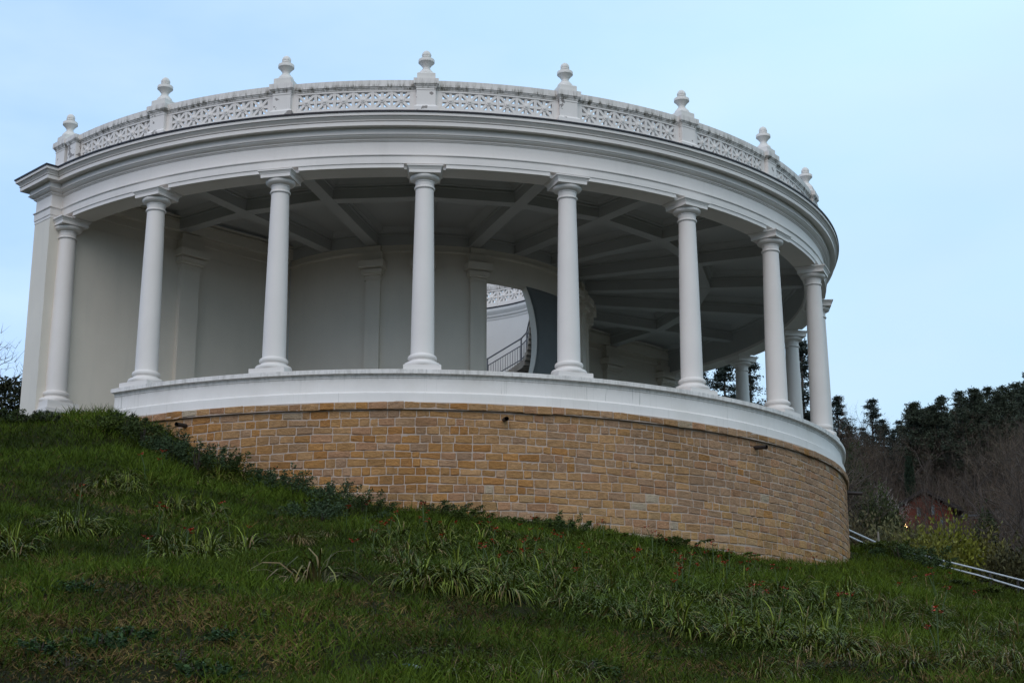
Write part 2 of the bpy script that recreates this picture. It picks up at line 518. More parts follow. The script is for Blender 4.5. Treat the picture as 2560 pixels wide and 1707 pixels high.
# ---- stone base, block by block
def masonry(name, r, z_top, z_bot, k0, k1, row_h, lmin, lmax, seed, out=0.016, ragged=True):
    rg = random.Random(seed)
    V = []; F = []; Cc = []
    z = z_top; row = 0
    arc0, arc1 = k0 * DL * r, k1 * DL * r
    def wob(s, zz): return 0.012 * math.sin(s * 1.7 + zz * 3.1) + 0.008 * math.sin(s * 4.3 + zz * 7.7)
    while z > z_bot:
        h = row_h * rg.uniform(0.9, 1.1)
        s = arc0 - rg.uniform(0, lmax)
        while s < arc1:
            L = rg.choice([rg.uniform(lmin, lmax), rg.uniform(lmin, 0.6 * (lmin + lmax))])
            g = rg.uniform(0.005, 0.0095)
            s0, s1 = max(s + g, arc0), min(s + L - g, arc1)
            s += L
            if s1 - s0 < 0.03: continue
            j = [rg.uniform(-0.006, 0.006) for _ in range(4)]
            t = rg.uniform(0.6, 1.25) * out
            # colour: iron-stained patch in the middle, sandy low courses, greyer pink towards the upper right
            kk = (0.5 * (s0 + s1) / r) / DL
            wv = 0.5 + 0.5 * math.sin(kk * 5.1 + 1.3 * math.sin(z * 2.7)) * math.sin(z * 3.3 + 1.7 * math.sin(kk * 2.2))
            iron = math.exp(-((kk - 2.85) / 0.62) ** 2 - ((z + 1.95) / 0.62) ** 2) * 0.95 + 0.10 * wv + 0.30 * math.exp(-((kk - 1.6) / 0.5) ** 2)
            sandy = min(1, max(0, (-2.35 - z) / 0.6)) * 0.6
            grey = min(1, max(0, (kk - 3.9) / 1.2)) * min(1, max(0, (z + 2.9) / 0.8))
            q = rg.random()
            base = (0.445, 0.28, 0.148)
            if q < iron: base = rg.choice([(0.43, 0.235, 0.09), (0.40, 0.21, 0.08), (0.43, 0.255, 0.115)])
            elif q < iron + sandy: base = rg.choice([(0.455, 0.30, 0.15), (0.46, 0.315, 0.175), (0.445, 0.28, 0.135)])
            elif q < iron + sandy + 0.15 + 0.6 * grey: base = rg.choice([(0.40, 0.265, 0.175), (0.37, 0.25, 0.17), (0.42, 0.285, 0.185)])
            elif q > 0.985: base = (0.45, 0.39, 0.31)
            elif q > 0.86: base = (0.41, 0.245, 0.15)
            v = rg.uniform(0.88, 1.08); cc = tuple(c * v for c in base)
            ex = min(0.016 / (s1 - s0), 0.2); ez = min(0.014 / h, 0.2)
            us = [0, ex, 0.3, 0.5, 0.7, 1 - ex, 1]; ws = [0, ez, 0.35, 0.65, 1 - ez, 1]
            nx, nz = len(us) - 1, len(ws) - 1
            n0 = len(V); tilt = rg.uniform(-.006, .006)
            for a, w2 in enumerate(ws):
                for b, u in enumerate(us):
                    ss = s0 + (s1 - s0) * u
                    top = z - g + j[0] * (1 - u) + j[1] * u
                    bot = z - h + g + j[2] * (1 - u) + j[3] * u
                    zz = bot + (top - bot) * w2
                    zz += wob(ss, round(zz / row_h) * 0.3)
                    eu = a in (0, nz); ew = b in (0, nx)
                    if eu and ew: zz += (h * 0.05 if a == 0 else -h * 0.05)
                    if eu or ew:
                        ss += rg.uniform(-.004, .004); zz += rg.uniform(-.004, .004); d = 0.0015
                    else:
                        d = t + tilt * (2 * w2 - 1) + rg.uniform(-0.007, 0.005)
                    V.append(pol(ss / r / DL, r - 0.012 + d, zz)); Cc.append(cc)
            for a in range(nz):
                for b in range(nx):
                    i = n0 + a * (nx + 1) + b
                    F.append((i, i + 1, i + nx + 2, i + nx + 1))
        z -= h; row += 1
    o = mesh(name, np.array(V), np.array(F), M_STONE, rot, False, col=np.array(Cc))
    return auto_smooth(o, 22)


mb = MB(); arc_sweep(mb, [(9.6, -5.2), (10.362, -5.2), (10.362, -0.93), (9.6, -0.93)], 0.8, 11, 0.06)
mb.build('stone_base', M_MORTAR, rot)
masonry('stone_facing', 10.372, -1.075, -5.0, 0.8, 11, 0.150, 0.15, 0.42, 3)
mb = MB(); arc_sweep(mb, [(10.30, -1.062), (10.425, -1.062), (10.425, -0.928), (10.30, -0.928)], 0.8, 11, 0.06)
mb.build('stone_band', M_MORTAR, rot)
masonry('stone_band_facing', 10.436, -0.930, -1.0, 0.8, 11, 0.130, 0.22, 0.40, 5, out=0.012)

# ---- white parapet
mb = MB()
arc_sweep(mb, [(9.65, -0.925), (10.375, -0.925), (10.375, -0.745), (10.345, -0.725), (10.315, -0.705), (10.312, -0.455), (10.325, -0.445),
               (10.325, -0.43), (10.315, -0.425), (10.33, -0.395), (10.36, -0.382), (9.65, -0.382)], 0.83, 11, 0.04)
auto_smooth(mb.build('parapet', M_PARAPET, rot))
mb = MB(); kk = 0.82; rgp = random.Random(4)
while kk < 11:
    k2 = min(kk + rgp.uniform(0.28, 0.42), 11)
    arc_sweep(mb, [(9.62, -0.378), (10.402, -0.378), (10.402 + rgp.uniform(0, .003), -0.297), (9.62, -0.295 + rgp.uniform(0, .002))], kk, k2 - 0.0015, 0.05)
    kk = k2
mb.build('parapet_coping', M_PARAPET, rot)

# ---- floor
mb = MB(); arc_sweep(mb, [(3.95, ZF - 0.3), (9.66, ZF - 0.3), (9.66, ZF), (3.95, ZF)], 0.0, 11, 0.1)
mb.build('floor', M_TREAD, rot)

# ---- columns
def make_column(ped=False):
    mb = MB()
    prof = [(0.226, 0.055)]
    for i in range(13):
        u = i / 12
        prof.append((0.224 - 0.048 * (u ** 1.35), 0.07 + u * (3.37 - 0.07)))
    lathe(mb, prof, 40)
    c = auto_smooth(mb.build('column', M_WHITE, rot), 40)
    mb = MB()
    mb.square_profile([(0.355, -0.293), (0.355, -0.198)])
    tor = [(0.322 + 0.028 * math.sin(a), -0.150 - 0.045 * math.cos(a)) for a in np.linspace(0, PI, 8)]
    sco = [(0.272, -0.098), (0.252, -0.078), (0.246, -0.062), (0.252, -0.048)]
    rg2 = [(0.247 + 0.030 * math.sin(a), 0.002 - 0.044 * math.cos(a)) for a in np.linspace(0, PI, 8)]
    lathe(mb, [(0.30, -0.197)] + tor + sco + rg2 + [(0.228, 0.056), (0.2245, 0.07)], 40)
    if ped:
        mb.square_profile([(0.36, -0.75), (0.36, -0.46), (0.395, -0.44), (0.395, -0.36), (0.37, -0.35), (0.365, -0.2935)])
    auto_smooth(mb.build('column_base', M_WHITE, c), 40)
    mb = MB()
    ast = [(0.180 + 0.026 * math.sin(a), 3.398 - 0.026 * math.cos(a)) for a in np.linspace(0, PI, 7)]
    ech = [(0.200 + 0.088 * math.sin(a * 0.5 * PI), 3.545 + 0.062 * (1 - math.cos(a * 0.5 * PI))) for a in np.linspace(0, 1, 7)]
    lathe(mb, ast + [(0.181, 3.43), (0.183, 3.505), (0.192, 3.512), (0.194, 3.53), (0.184, 3.54)] + ech + [(0.286, 3.625), (0.272, 3.638)], 40)
    mb.square_profile([(0.304, 3.638), (0.304, 3.703), (0.312, 3.708), (0.316, 3.73), (0.336, 3.752), (0.340, 3.757), (0.352, 3.760), (0.352, 3.783)])
    auto_smooth(mb.build('capital', M_WHITE, c), 40)
    return c


col1 = make_column()
for k in range(12):
    c = make_column(True) if k == 0 else (col1 if k == 1 else copy_tree(col1, rot))
    c.location = pol(k, 10.0); c.rotation_euler = (0, 0, TH0 + DL * k)

# ---- entablature: profile (offset from the frieze face, height) swept round pier, corner, half circle
E_END, B_FR, B_BK, R_FR = 10.41, 0.05, 0.715, 10.15
NA = 220
def path(o):
    r = R_FR + o; bf = B_FR - o
    ecc = math.sqrt(r * r - bf * bf)
    pts = [eb(8.8, B_BK + o), eb(E_END + o, B_BK + o), eb(E_END + o, bf)]
    a0 = math.atan2(-bf, ecc)                     # angle from the E axis towards the colonnade
    for t in np.linspace(a0, PI - a0, NA):
        pts.append(E2 * (r * math.cos(t)) - B2 * (r * math.sin(t)))
    pts += [eb(-E_END - o, bf), eb(-E_END - o, B_BK + o), eb(-8.8, B_BK + o)]
    return pts


def ent_sweep(mb, prof, m=0, closed=True):
    P = [path(o) for o, z in prof]; p = len(prof); n = len(P[0])
    V = [P[j][i] + np.array([0, 0, prof[j][1]]) for i in range(n) for j in range(p)]
    F = []
    for i in range(n - 1):
        for j in range(p if closed else p - 1):
            a, b = i * p + j, i * p + (j + 1) % p
            F.append((a, a + p, b + p, b))
    if closed:
        F.append(tuple(range(p))); k = (n - 1) * p; F.append(tuple(range(k + p - 1, k - 1, -1)))
    mb.add(V, F, m)


PROF = [(-0.25, 3.868), (0.020, 3.868), (0.020, 4.014), (0.028, 4.020), (0.045, 4.028), (0.048, 4.043), (0.004, 4.050), (0.0, 4.06),
        (0.0, 4.318), (0.018, 4.322), (0.022, 4.338), (0.045, 4.342), (0.050, 4.356), (0.036, 4.359), (0.036, 4.368), (0.060, 4.374), (0.085, 4.392), (0.108, 4.405), (0.116, 4.425),
        (0.138, 4.428), (0.140, 4.445), (0.118, 4.452), (0.118, 4.556), (0.128, 4.566), (0.262, 4.562), (0.262, 4.556), (0.272, 4.556), (0.272, 4.630),
        (0.252, 4.632), (0.252, 4.643), (0.284, 4.645), (0.289, 4.660), (0.266, 4.663), (0.268, 4.674), (0.285, 4.682), (0.300, 4.702), (0.322, 4.718), (0.312, 4.722), (0.312, 4.734), (0.350, 4.737), (0.350, 4.797), (-0.25, 4.797)]
mb = MB(); ent_sweep(mb, PROF)
auto_smooth(mb.build('entablature', M_ENT, rot), 28)
# lower fascia, notched over every abacus
mb = MB()
for k in range(11):
    d0, d1 = 0.40 / 9.9 / DL, 0.40 / 9.9 / DL
    arc_sweep(mb, [(9.64, 3.785), (10.152, 3.785), (10.152, 3.855), (10.160, 3.8675), (9.64, 3.8675)], k + d0, k + 1 - d1, 0.05)
for k in range(12):
    mb.box(-0.42, 0.42, -0.07, 0.34, 3.786, 3.866, T=lambda v, k=k: Matrix.Rotation(TH0 + DL * k, 3, 'Z') @ Vector(v) + Vector(pol(k, 9.98)))
for s in (1, -1):
    a = MB()
    V = [eb(s * (E_END + o), b, z) for z in (3.80, 3.866) for o, b in ((0.008, B_BK + 0.008), (0.008, 0.042), (-0.30, 0.042), (-0.30, B_BK + 0.008))]
    mb.add(V, [(0, 1, 2, 3), (7, 6, 5, 4), (0, 4, 5, 1), (1, 5, 6, 2), (2, 6, 7, 3), (3, 7, 4, 0)])
mb.build('architrave', M_ENT, rot)
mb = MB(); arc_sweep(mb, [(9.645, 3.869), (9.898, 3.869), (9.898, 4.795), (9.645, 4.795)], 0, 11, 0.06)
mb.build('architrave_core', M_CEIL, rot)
mb = MB(); ent_sweep(mb, [(0.10, 4.799), (0.372, 4.799), (0.374, 4.832), (0.10, 4.842)])
mb.build('roof_flashing', M_FLASH, rot)

# ---- roof terrace and ceiling
mb = MB(); arc_sweep(mb, [(3.90, 4.64), (9.64, 4.64), (9.64, 4.79), (10.2, 4.80), (10.2, 4.88), (3.90, 4.88)], 0, 11, 0.08)
mb.build('roof_terrace', M_ROOF, rot)
mb = MB(); arc_sweep(mb, [(4.10, 4.62), (9.70, 4.62), (9.70, 4.636), (4.10, 4.636)], 0, 11, 0.06)
HP = [(0.135, 4.222), (0.135, 4.435), (0.165, 4.44), (0.168, 4.462), (0.150, 4.470), (0.152, 4.486), (0.215, 4.50), (0.22, 4.522), (0.25, 4.56), (0.30, 4.615)]
for k in range(1, 11):
    t = TH0 + DL * k
    pr = [(x, z) for x, z in HP] + [(-x, z) for x, z in reversed(HP)]
    V = []
    for r in (4.2, 9.70):
        for x, z in pr:
            V.append((r * math.sin(t) + x * math.cos(t), -r * math.cos(t) + x * math.sin(t), z + 0.0012 * (k % 2)))
    p = len(pr)
    F = [(j, p + j, p + (j + 1) % p, (j + 1) % p) for j in range(p)]
    mb.add(V, F)
arc_sweep(mb, [(7.22 + x, z + 0.006) for x, z in HP] + [(7.22 - x, z + 0.006) for x, z in reversed(HP)], 0, 11, 1.0)
arc_sweep(mb, [(4.12, z + 0.004) if False else (4.15 + x - 0.10, z + 0.004) for x, z in HP] + [(4.05, 4.61), (4.05, 4.226)], 0, 11, 0.06)
arc_sweep(mb, [(9.75 - x, z + 0.004) for x, z in HP if z > 4.3] + [(9.75, 4.61), (9.75, 4.44)], 0, 11, 0.06)
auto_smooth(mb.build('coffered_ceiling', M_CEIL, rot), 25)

# ---- back wall with end piers
for s in (1, -1):
    mb = MB()
    V = [eb(s * e, b, z) for z in (-1.6, 3.80) for e, b in ((3.9, B_FR), (E_END, B_FR), (E_END, B_BK), (3.9, B_BK))]
    mb.add(V, [(0, 1, 2, 3), (7, 6, 5, 4), (0, 4, 5, 1), (1, 5, 6, 2), (2, 6, 7, 3), (3, 7, 4, 0)])
    V = [eb(s * e, b, z) for z in (3.803, 4.795) for e, b in ((3.9, B_FR), (9.95, B_FR), (10.35, 0.12), (10.35, B_BK - 0.004), (3.9, B_BK - 0.004))]
    mb.add(V, [(0, 1, 2, 3, 4), (9, 8, 7, 6, 5)] + [(i, i + 5, (i + 1) % 5 + 5, (i + 1) % 5) for i in range(5)])
    # crown fillet and ceiling cornice along the wall
    for b0, z0, z1 in ((0.02, 4.04, 4.10), (-0.10, 4.226, 4.44), (-0.14, 4.445, 4.47), (-0.19, 4.50, 4.525)):
        V = [eb(s * e, b, z) for z in (z0, z1) for e, b in ((4.0, b0), (9.66, b0), (9.66, B_FR + 0.01), (4.0, B_FR + 0.01))]
        mb.add(V, [(0, 1, 2, 3), (7, 6, 5, 4), (0, 4, 5, 1), (1, 5, 6, 2), (2, 6, 7, 3), (3, 7, 4, 0)])
    mb.build('end_wall', M_INNER, rot)

# ---- drum round the inner court, with a tall opening whose right edge is a curve
KL = 4.28
def k_open(z, inner): return (5.58 if inner else 5.48) - 0.33 * ((z - 2.25) / 1.33) ** 2
RO, RI, ZT, ZB, ZH = 4.15, 3.86, 4.80, -1.2, 3.50
mb = MB()
def wall_piece(k0f, k1f, zs, nk):
    """curved wall piece between two edges that may depend on height; outer skin, inner skin, ends"""
    V = []; nz = len(zs)
    for inner in (False, True):
        r = RI if inner else RO
        for z in zs:
            a, b = k0f(z, inner), k1f(z, inner)
            for i in range(nk + 1):
                V.append(pol(a + (b - a) * i / nk, r, z))
    q = nk + 1; off = nz * q; F = []
    for j in range(nz - 1):
        for i in range(nk):
            a = j * q + i
            F.append((a, a + 1, a + q + 1, a + q)); F.append((off + a, off + a + q, off + a + q + 1, off + a + 1))
        for i in (0, nk):
            a = j * q + i; F.append((a, a + q, off + a + q, off + a))
    for j in (0, nz - 1):
        for i in range(nk):
            a = j * q + i; F.append((a, a + 1, off + a + 1, off + a))
    mb.add(V, F)
wall_piece(lambda z, i: 0.0, lambda z, i: KL, [ZB, 0.5, 2.0, ZT], 70)
wall_piece(lambda z, i: KL, lambda z, i: 5.9, [ZH, 4.0, ZT], 26)
wall_piece(k_open, lambda z, i: 5.9, list(np.linspace(0.2, ZH, 24)), 10)
wall_piece(lambda z, i: k_open(0.2, i), lambda z, i: 5.9, [ZB, 0.2], 10)
wall_piece(lambda z, i: 5.9, lambda z, i: 11.0, [ZB, 0.5, 2.0, ZT], 80)
auto_smooth(mb.build('drum_wall', M_INNER, rot), 30)
V = []; F = []; zz = list(np.linspace(0.2, ZH, 24)); nk = 10  # added dark skin right of the opening: wall shade put into its colour
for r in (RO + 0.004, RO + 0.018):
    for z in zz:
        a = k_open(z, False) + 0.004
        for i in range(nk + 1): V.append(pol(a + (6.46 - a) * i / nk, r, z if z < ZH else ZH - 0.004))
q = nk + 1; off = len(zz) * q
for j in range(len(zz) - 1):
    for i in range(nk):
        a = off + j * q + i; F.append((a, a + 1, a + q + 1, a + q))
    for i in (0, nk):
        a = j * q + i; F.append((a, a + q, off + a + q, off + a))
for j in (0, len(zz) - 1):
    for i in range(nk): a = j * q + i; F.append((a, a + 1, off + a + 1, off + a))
shade_skin = mesh('curved_shade_skin', V, F, plain('drum_wall_shade', (0.17, 0.185, 0.19), 0.7, 0.15, 1.5), rot, True)
mb = MB(); arc_sweep(mb, [(4.14, 4.035), (4.175, 4.04), (4.185, 4.09), (4.16, 4.10), (4.14, 4.10)], 0.0, 11.0, 0.05)
mb.build('crown_moulding', M_INNER, rot)
# the rest of the court wall, open to the sky
mb = MB(); arc_sweep(mb, [(RI, ZB), (RO, ZB), (RO, ZT), (RI, ZT)], 11.0, 22.0, 0.06)
arc_sweep(mb, [(RI - 0.03, 0.0), (RI - 0.004, 0.0), (RI - 0.004, 4.60), (RI - 0.03, 4.60)], 6.2, 22.0, 0.06)
mb.build('court_wall', M_COURT, rot)
mb = MB(); arc_sweep(mb, [(RI - 0.028, 4.55), (RI - 0.045, 4.555), (RI - 0.05, 4.60), (RI - 0.085, 4.64), (RI - 0.09, 4.68), (RI - 0.13, 4.74), (RI - 0.15, 4.78), (RI - 0.15, 4.86), (RI, 4.86), (RI, 4.55)], 5.0, 22.0, 0.05)
mb.build('court_cornice', M_COURT, rot)
mb = MB(); arc_sweep(mb, [(RI - 0.17, 4.864), (RI + 0.04, 4.864), (RI + 0.04, 4.895), (RI - 0.17, 4.895)], 5.0, 22.0, 0.05)
mb.build('court_flashing', M_FLASH, rot)

# ---- pilasters with moulded caps
def make_pilaster(hw, dep, capw):
    mb = MB(); mb.box(-hw, hw, -dep, 0.06, -0.7, 4.2)
    p = mb.build('pilaster', M_INNER, rot)
    mb = MB()
    for a, d, z0, z1 in ((hw + .022, dep + .025, 3.37, 3.40), (hw + .01, dep + .012, 3.41, 3.47), (hw + .05, dep + .07, 3.475, 3.51), (capw - .05, dep + .13, 3.512, 3.60), (hw + .05, dep + .06, 3.602, 3.635),
                         (capw, dep + .20, 3.637, 3.80), (hw + .02, dep + .03, 3.802, 3.85), (hw + .06, dep + .06, 3.852, 4.03)):
        mb.box(-a, a, -d, 0.05, z0, z1)
    mb.build('pilaster_cap', M_INNER, p)
    return p
p0 = make_pilaster(0.17, 0.11, 0.30)
for i, k in enumerate((2.04, 3, 4.06, 6.62, 7.3, 8, 9)):
    p = p0 if i == 0 else copy_tree(p0, rot)
    p.location = pol(k, RO - 0.01); p.rotation_euler = (0, 0, TH0 + DL * k)
pw = make_pilaster(0.24, 0.13, 0.37)
ang = math.atan2(E2[1], E2[0])
for i, (e, s) in enumerate(((6.98, 1), (-7.15, -1), (-9.55, -1))):
    p = pw if i == 0 else copy_tree(pw, rot)
    p.location = eb(e, B_FR - 0.002); p.rotation_euler = (0, 0, math.atan2(B2[1], B2[0]) - PI / 2)

# ---- balustrade: rosette lattice between pedestals with finials
def rosette(mb, x, r, k, w, z0, z1, T):
    """one square of eight-armed lattice in a frame; local x along, y outwards-negative, z up"""
    cz = (z0 + z1) / 2; hh = (z1 - z0) / 2; hw = w / 2
    d0, d1 = -0.040, 0.040
    f = 0.028
    mb.box(x - hw, x - hw + f, d0 - .012, d1 + .012, z0, z1, T)
    mb.box(x + hw - f, x + hw, d0 - .012, d1 + .012, z0, z1, T)
    ow, oh = hw - f, hh
    b = 0.029
    mb.box(x - b, x + b, d0, d1, z0, z1, T)
    mb.box(x - ow, x + ow, d0 - .002, d1 + .002, cz - b, cz + b, T)
    for sgn in (1, -1):
        L = math.hypot(ow, oh); ux, uz = ow / L, sgn * oh / L; px, pz = -uz, ux
        q = 0.027
        V = []
        for y in (d0 - .004, d1 + .004):
            for a, c in ((-1, -1), (1, -1), (1, 1), (-1, 1)):
                V.append(T((x + a * L * ux * 0.985 + c * q * px, y, cz + a * L * uz * 0.985 + c * q * pz)))
        mb.add(V, [(0, 1, 2, 3), (7, 6, 5, 4), (0, 4, 5, 1), (1, 5, 6, 2), (2, 6, 7, 3), (3, 7, 4, 0)])
    # boss
    n = 12; V = []; F = []
    for rr, y in ((0.066, d0 - .006), (0.060, d0 - .014), (0.036, d0 - .016), (0.030, d0 - .03), (0.0, d0 - .038)):
        for j in range(n):
            a = 2 * PI * j / n; V.append(T((x + rr * math.cos(a), y, cz + rr * math.sin(a))))
    for i in range(4):
        for j in range(n): F.append((i * n + j, i * n + (j + 1) % n, (i + 1) * n + (j + 1) % n, (i + 1) * n + j))
    mb.add(V, F)


def make_balustrade(r, n_ros, pitch, zb, zt, ztop, kc, ha, face=1):
    """one bay centred at kc, half angle ha (bays)"""
    mb = MB()
    for i in range(n_ros):
        x = (i - (n_ros - 1) / 2) * pitch
        kk = kc + x / r / DL; t = TH0 + DL * kk
        def T(v, t=t):
            yy = v[1] * face
            return ((r - yy) * math.sin(t) + (v[0] - x0) * math.cos(t), -(r - yy) * math.cos(t) + (v[0] - x0) * math.sin(t), v[2])
        x0 = 0.0
        rosette(mb, 0.0, r, kk, pitch, zb + 0.002, zt - 0.002, lambda v, t=t: ((r + v[1] * face * -1) * math.sin(t) + v[0] * math.cos(t), -(r - v[1] * face) * math.cos(t) + v[0] * math.sin(t), v[2]))
    a = n_ros * pitch / 2 / r / DL
    zlow = zb - 0.2
    arc_sweep(mb, [(r - .06, zlow), (r + .06, zlow), (r + .06, zb), (r - .06, zb)], kc - ha, kc + ha, 0.05)
    for s in (1, -1):
        if ha - a > 0.005:
            arc_sweep(mb, [(r - .058, zb + .002), (r + .058, zb + .002), (r + .058, zt - .002), (r - .058, zt - .002)], kc + s * a, kc + s * ha, 0.05)
    arc_sweep(mb, [(r - .06, zt), (r + .06, zt), (r + .06, zt + .035), (r - .06, zt + .035)], kc - ha, kc + ha, 0.05)
    o = mb.build('balustrade', M_LATTICE, rot)
    mb = MB()
    z = zt + .038
    arc_sweep(mb, [(r - .07, z), (r + .068, z), (r + .072, z + .022), (r + .088, z + .034), (r + .092, z + .05), (r + .110, z + .058),
                   (r + .112, ztop), (r - .10, ztop), (r - .10, z + .058)], kc - ha, kc + ha, 0.05)
    auto_smooth(mb.build('coping_rail', M_RAIL, o), 30)
    return o


RB = 10.0
pedh = 0.188
ha = 0.5 - (pedh - 0.01) / RB / DL
for k in range(11):
    if k == 0:
        make_balustrade(RB, 6, 0.372, 5.085, 5.415, 5.640, 0.535, 0.40)
    else:
        make_balustrade(RB, 6, 0.378, 5.085, 5.415, 5.640, k + 0.5, ha)


def make_pedestal():
    mb = MB()
    mb.square_profile([(0.235, 4.85), (0.235, 5.06), (0.215, 5.085), (0.192, 5.105), (pedh, 5.12), (pedh, 5.42), (0.196, 5.425), (0.198, 5.44), (0.19, 5.445), (0.192, 5.47)])
    p = mb.build('pedestal', M_PED, rot)
    mb = MB()
    mb.square_profile([(0.20, 5.470), (0.205, 5.495), (0.225, 5.515), (0.236, 5.535), (0.248, 5.54), (0.248, 5.655)])
    mb.build('pedestal_cap', M_RAIL, p)
    mb = MB()
    mb.square_profile([(0.182, 5.656), (0.182, 5.79), (0.165, 5.805)])
    lathe(mb, [(0.165, 5.80), (0.163, 5.825), (0.150, 5.86), (0.122, 5.892), (0.098, 5.91), (0.098, 5.922), (0.080, 5.935), (0.072, 5.96), (0.078, 5.985), (0.100, 6.02),
               (0.130, 6.055), (0.152, 6.078), (0.161, 6.084), (0.161, 6.136), (0.156, 6.146), (0.120, 6.152), (0.085, 6.158), (0.076, 6.17), (0.078, 6.185), (0.090, 6.192), (0.094, 6.205),
               (0.090, 6.218), (0.084, 6.222), (0.090, 6.232), (0.091, 6.25), (0.084, 6.28), (0.068, 6.31), (0.044, 6.334), (0.02, 6.348), (0.004, 6.354)], 32, flute=(6.23, 0.06, 8))
    auto_smooth(mb.build('finial', M_FIN, p), 35)
    return p


ped = make_pedestal()
for k in range(1, 11):
    p = ped if k == 1 else copy_tree(ped, rot)
    p.location = pol(k, 9.95); p.rotation_euler = (0, 0, TH0 + DL * k)
for s in (1, -1):
    p = copy_tree(ped, rot)
    p.location = eb(s * 9.99, 0.28); p.rotation_euler = (0, 0, math.atan2(B2[1], B2[0]) - PI / 2)
    mb = MB()
    def T(v, s=s): return eb(s * (9.99 + v[0]), -0.18 + v[1], v[2])
    mb.square_profile([(0.17, 4.85), (0.17, 5.47)], T)
    q = mb.build('corner_pedestal', M_PED, rot)
    mb = MB()
    mb.square_profile([(0.18, 5.471), (0.19, 5.50), (0.215, 5.53), (0.222, 5.54), (0.222, 5.635)], T)
    mb.build('pedestal_cap', M_RAIL, q)

# balustrade round the court
for k in range(5, 16):
    make_balustrade(3.93, 3, 0.368, 5.07, 5.40, 5.70, k + 0.5, 0.498, -1)

# ---- drain spouts
for k, L in ((1.45, 0.28), (3.52, 0.20), (5.48, 0.26), (7.62, 0.34)):
    mb = MB(); a, b = pol(k, 10.3, -1.20), pol(k, 10.40 + L, -1.235)
    mb.tube([a, b], 0.042, 12, cap=False); mb.tube([b, a], 0.034, 12, cap=False)
    mb.build('drain_spout', M_PIPE, rot)

# ---- stair winding up the court, with its railing
st_k = [14.5, 11.6, 9.81, 9.38, 9.2, 8.82, 8.0]
st_z = [2.0, 2.52, 2.79, 2.80, 2.92, 3.16, 3.7]
def zst(k): return float(np.interp(-k, [-v for v in st_k], st_z))
mb = MB(); ks = np.linspace(14.5, 8.0, 40)
for a, b in zip(ks[:-1], ks[1:]):
    z = zst(b)
    V = [pol(k, r, zz) for zz in (z - 0.22, z - 0.02) for k, r in ((a, 2.74), (a, 3.83), (b, 3.83), (b, 2.74))]
    mb.add(V, [(3, 2, 1, 0), (4, 5, 6, 7), (0, 1, 5, 4), (1, 2, 6, 5), (2, 3, 7, 6), (3, 0, 4, 7)])
stair = mb.build('stair', M_TREAD, rot)
mb = MB()
rail_h = 0.63
ks = [14.5, 11.6, 9.81, 9.3, 8.82, 8.0]
for hgt, rr in ((rail_h, 0.020), (rail_h - 0.19, 0.014), (0.06, 0.014)):
    mb.tube([pol(k, 2.80, zst(k) + hgt) for k in ks], rr, 6)
for a, b in zip(ks[:-1], ks[1:]):
    pa, pb = pol(a, 2.80, zst(a)), pol(b, 2.80, zst(b)); m = max(2, int(np.linalg.norm(pb - pa) / 0.1))
    for i in range(m):
        q = pa + (pb - pa) * (i + .5) / m; mb.tube([q, q + np.array([0, 0, rail_h - 0.19])], 0.008, 5)
for k in (11.6, 9.81, 9.3, 8.82):
    mb.tube([pol(k, 2.80, zst(k) - 0.1), pol(k, 2.80, zst(k) + rail_h + 0.02)], 0.024, 6)
mb.build('stair_railing', M_STEEL, stair)

# ------------------------------------------------------------------ vegetation generators
def quads_strip(P0, D0, L, W, droop, nseg, side):
    """many arching blades at once. returns verts (n, 2*(nseg+1), 3) and the quad index pattern"""
    n = len(P0); V = np.zeros((n, 2 * (nseg + 1), 3))
    p = P0.copy(); d = D0 / np.linalg.norm(D0, axis=1, keepdims=True)
    for i in range(nseg + 1):
        u = i / nseg
        wid = (W * (1 - u ** 2.2) * (0.6 + 0.4 * min(1, u * 3)))[:, None] * 0.5 + 0.0004
        V[:, 2 * i] = p - side * wid; V[:, 2 * i + 1] = p + side * wid
        p = p + d * (L / nseg)[:, None]
        d = d - np.array([0, 0, 1.0]) * (droop / nseg)[:, None]
        d = d / np.linalg.norm(d, axis=1, keepdims=True)
    pat = np.array([[2 * i, 2 * i + 1, 2 * i + 3, 2 * i + 2] for i in range(nseg)])
    return V, pat


def blades(P0, D0, L, W, droop, nseg, colr, name, mat, parent=None, tip=None):
    n = len(P0)
    s = np.cross(D0, RNG.normal(size=(n, 3))); s /= (np.linalg.norm(s, axis=1, keepdims=True) + 1e-9)
    V, pat = quads_strip(P0, D0, L, W, droop, nseg, s)
    m = V.shape[1]
    F = (pat[None] + (np.arange(n) * m)[:, None, None]).reshape(-1, 4)
    C = np.repeat(colr[:, None, :], m, 1)
    if tip is not None:
        u = np.repeat(np.linspace(0, 1, nseg + 1), 2)[None, :, None]
        C = C * (1 - u ** 2) + tip[:, None, :] * u ** 2
    return mesh(name, V.reshape(-1, 3), F, mat, parent, False, col=C.reshape(-1, 3))


def vnoise(x, y, s, seed=0):
    """cheap smooth value noise"""
    r = np.random.default_rng(seed); G = r.random((64, 64))
    u = np.asarray(x) / s + 200; v = np.asarray(y) / s + 200
    i = np.floor(u).astype(int); j = np.floor(v).astype(int); fu = u - i; fv = v - j
    fu = fu * fu * (3 - 2 * fu); fv = fv * fv * (3 - 2 * fv)
    g = lambda a, b: G[a % 64, b % 64]
    return (g(i, j) * (1 - fu) * (1 - fv) + g(i + 1, j) * fu * (1 - fv) + g(i, j + 1) * (1 - fu) * fv + g(i + 1, j + 1) * fu * fv)


